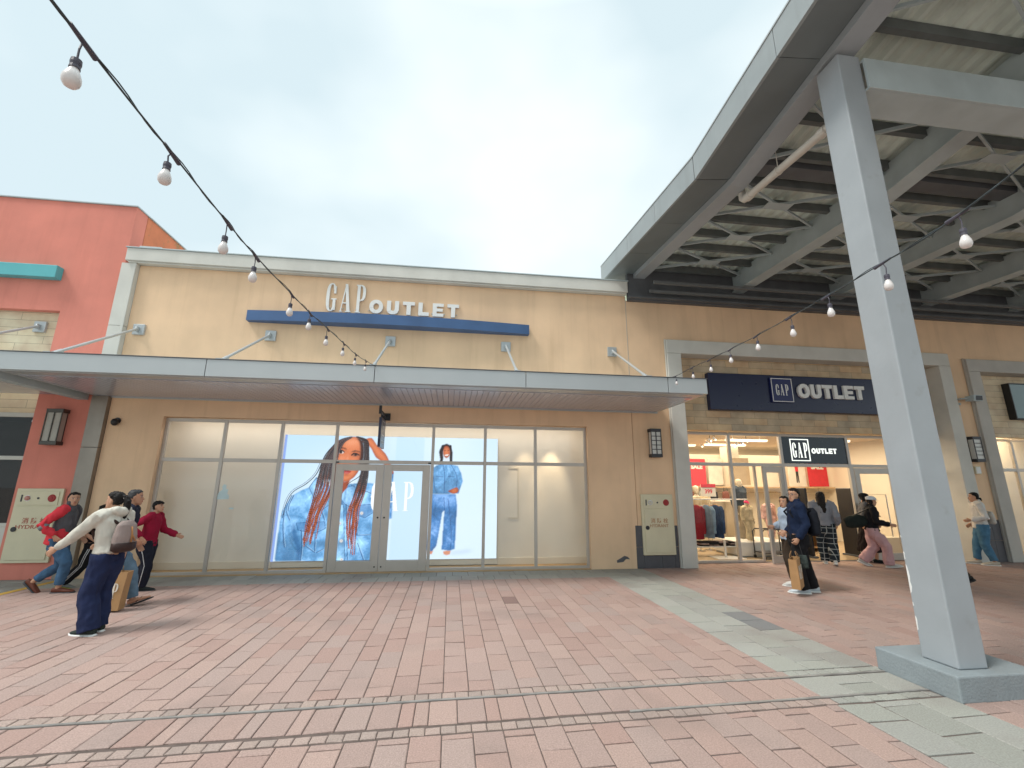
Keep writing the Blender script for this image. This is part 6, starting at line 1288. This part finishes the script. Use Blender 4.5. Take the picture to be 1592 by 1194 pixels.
hues = [('black', (.012, .012, .014)), ('green', (.02, .20, .05)), ('orange', (.55, .09, .03)), ('maroon', (.14, .02, .03)), ('purple', (.10, .05, .14)), ('charcoal', (.035, .035, .04)), ('cream', (.55, .48, .36)), ('brown', (.10, .05, .03))]
proto = {}; seq = ['purple', 'charcoal', 'maroon', 'green', 'green', 'orange', 'maroon', 'brown', 'black', 'black', 'orange', 'cream']
for i in range(26):
    x = 5.5+i*.125 if i < 14 else 10.6+(i-14)*.15; c_ = seq[(i*5) % 12] if i < 14 else seq[i-14]
    lb = '%s shirt hanging on the rail under the long wall shelf' % c_
    if c_ not in proto: proto[c_] = garment(lb, x, 13.7, 1.42, .62, cloth('shop '+c_, dict(hues)[c_]), 55, .40, group=c_+' shirts under the wall shelf', name='hanging_shirt', seed=i); proto[c_]['category'] = 'shirt'
    else: q = copy_tree(proto[c_]); q.location.x += x-proto[c_].location.x
for i in range(8):
    x = 5.6+i*.38; t = thing('hanging_bag', (x, 12.9, 1.3), 'small dark bag on the display row behind the bust forms', 'bag', 'dark bags in the shop'); b = MB(); b.tube([(x, 12.9, 1.30), (x, 12.9, 1.36), (x, 12.9, 1.52), (x, 12.9, 1.56)], [(.10, .04), (.13, .06), (.11, .05), (.06, .02)], 12, ref=(1, 0, 0)); b.build('bag', [black, cloth('brown leather', (.14, .045, .028), .1, .1, rough=.4), cloth('grey canvas', (.25, .26, .24))][i % 3], t, smooth=True)
    b = MB(); b.tube([(x-.07, 12.9, 1.53), (x-.05, 12.9, 1.66), (x+.05, 12.9, 1.66), (x+.07, 12.9, 1.53)], .008, 6); b.build('handle', M['black'], t)
ft = thing('display_table', (6.9, 12.9, 0), 'pale display table holding a row of bags behind the rack', 'table'); b = MB(); b.box(5.3, 8.7, 12.6, 13.2, 1.25, 1.295); b.build('top', M['in_white'], ft, bevel=.004)
for x in (5.4, 8.6):
    for y in (12.66, 13.14): b = MB(); b.box(x-.025, x+.025, y-.025, y+.025, .01, 1.249); b.build('leg', M['in_white'], ft)
for (x, lb) in ((8.78, 'tall dark security gate behind the open door leaf'), (10.05, 'tall dark security gate beside the timber shelves in the doorway')):
    t = thing('security_gate', (x, 10.5, 0), lb, 'security gate'); b = MB(); b.box(x-.03, x+.03, 10.35, 10.80, .01, 1.66); b.build('panel', M['black'], t, bevel=.02); b = MB(); b.box(x-.06, x+.06, 10.30, 10.85, .009, .05); b.build('foot', M['steel_dark'], t, bevel=.006)
sg_ = thing('price_card', (6.95, 11.6, 1.35), 'white framed price card standing above the denim jackets', 'price card'); b = MB(); b.box(6.72, 7.14, 11.60, 11.62, 1.42, 1.75); b.build('card', M['paper'], sg_); b = MB(); b.box(6.72, 7.14, 11.588, 11.599, 1.66, 1.75); b.build('header', M['sale_red'], sg_); txt('price', '399', .15, (6.93, 11.597, 1.55), M['sale_red'], sg_, .001, .004); b = MB(); b.tube([(6.93, 11.62, .25), (6.93, 11.62, 1.42)], .008, 6); b.build('stem', M['chrome'], sg_)
bk = thing('timber_shelves', (9.6, 11.4, 0), 'open timber shelf unit with small boxes inside the doorway', 'shelf unit'); b = MB(); b.box(9.2, 9.24, 11.4, 11.9, .01, 1.15); b.box(9.92, 9.96, 11.4, 11.9, .01, 1.15); b.build('side', M['wood'], bk)
for z in (.10, .42, .76, 1.11): b = MB(); b.box(9.24, 9.92, 11.4, 11.9, z, z+.03); b.build('shelf', M['wood'], bk)
b = MB(); b.box(9.2, 9.96, 11.9, 11.92, .01, 1.15); b.build('back', M['dark_int'], bk)
for i in range(8): x = 9.32+(i % 4)*.16; z = .451 if i < 4 else .791; t = thing('boxed_goods', (x, 11.6, z), 'small pale box standing on the timber shelves', 'box', 'boxes on the timber shelves'); b = MB(); b.box(x-.06, x+.06, 11.5, 11.75, z, z+.18); b.build('box', M['paper'], t, bevel=.004); b = MB(); b.box(x-.05, x+.05, 11.495, 11.4985, z+.05, z+.11); b.build('tag', M['sale_red'], t)
cd_ = thing('price_card', (9.6, 11.5, 1.14), 'white price card on top of the timber shelves', 'price card'); b = MB(); b.box(9.44, 9.74, 11.44, 11.46, 1.142, 1.40); b.build('card', M['paper'], cd_); b = MB(); b.box(9.48, 9.70, 11.434, 11.4385, 1.22, 1.33); b.build('print', M['trim_dull'], cd_)
# rack of coats behind the far right glass leaf
r2_ = thing('clothes_rack', (11, 10.9, 0), 'short rack of grey coats behind the right glass door', 'clothes rack'); b = MB(); b.tube([(10.5, 10.9, .02), (10.5, 10.9, 1.5), (11.6, 10.9, 1.5), (11.6, 10.9, .02)], .015, 8); b.build('frame', M['chrome'], r2_); b = MB(); b.box(10.4, 11.7, 10.7, 11.1, .009, .42); b.build('base_box', M['in_white'], r2_, bevel=.005)
gc = garment('grey patterned coat hanging on the short rack behind the right glass door', 10.62, 10.9, 1.40, .85, cloth('grey pattern', (.16, .19, .19), .7, .3, 20), 50, group='grey coats on the short rack', name='hanging_coat', seed=4); gc['category'] = 'coat'
for i in range(4): q = copy_tree(gc); q.location.x += .17*(i+1)
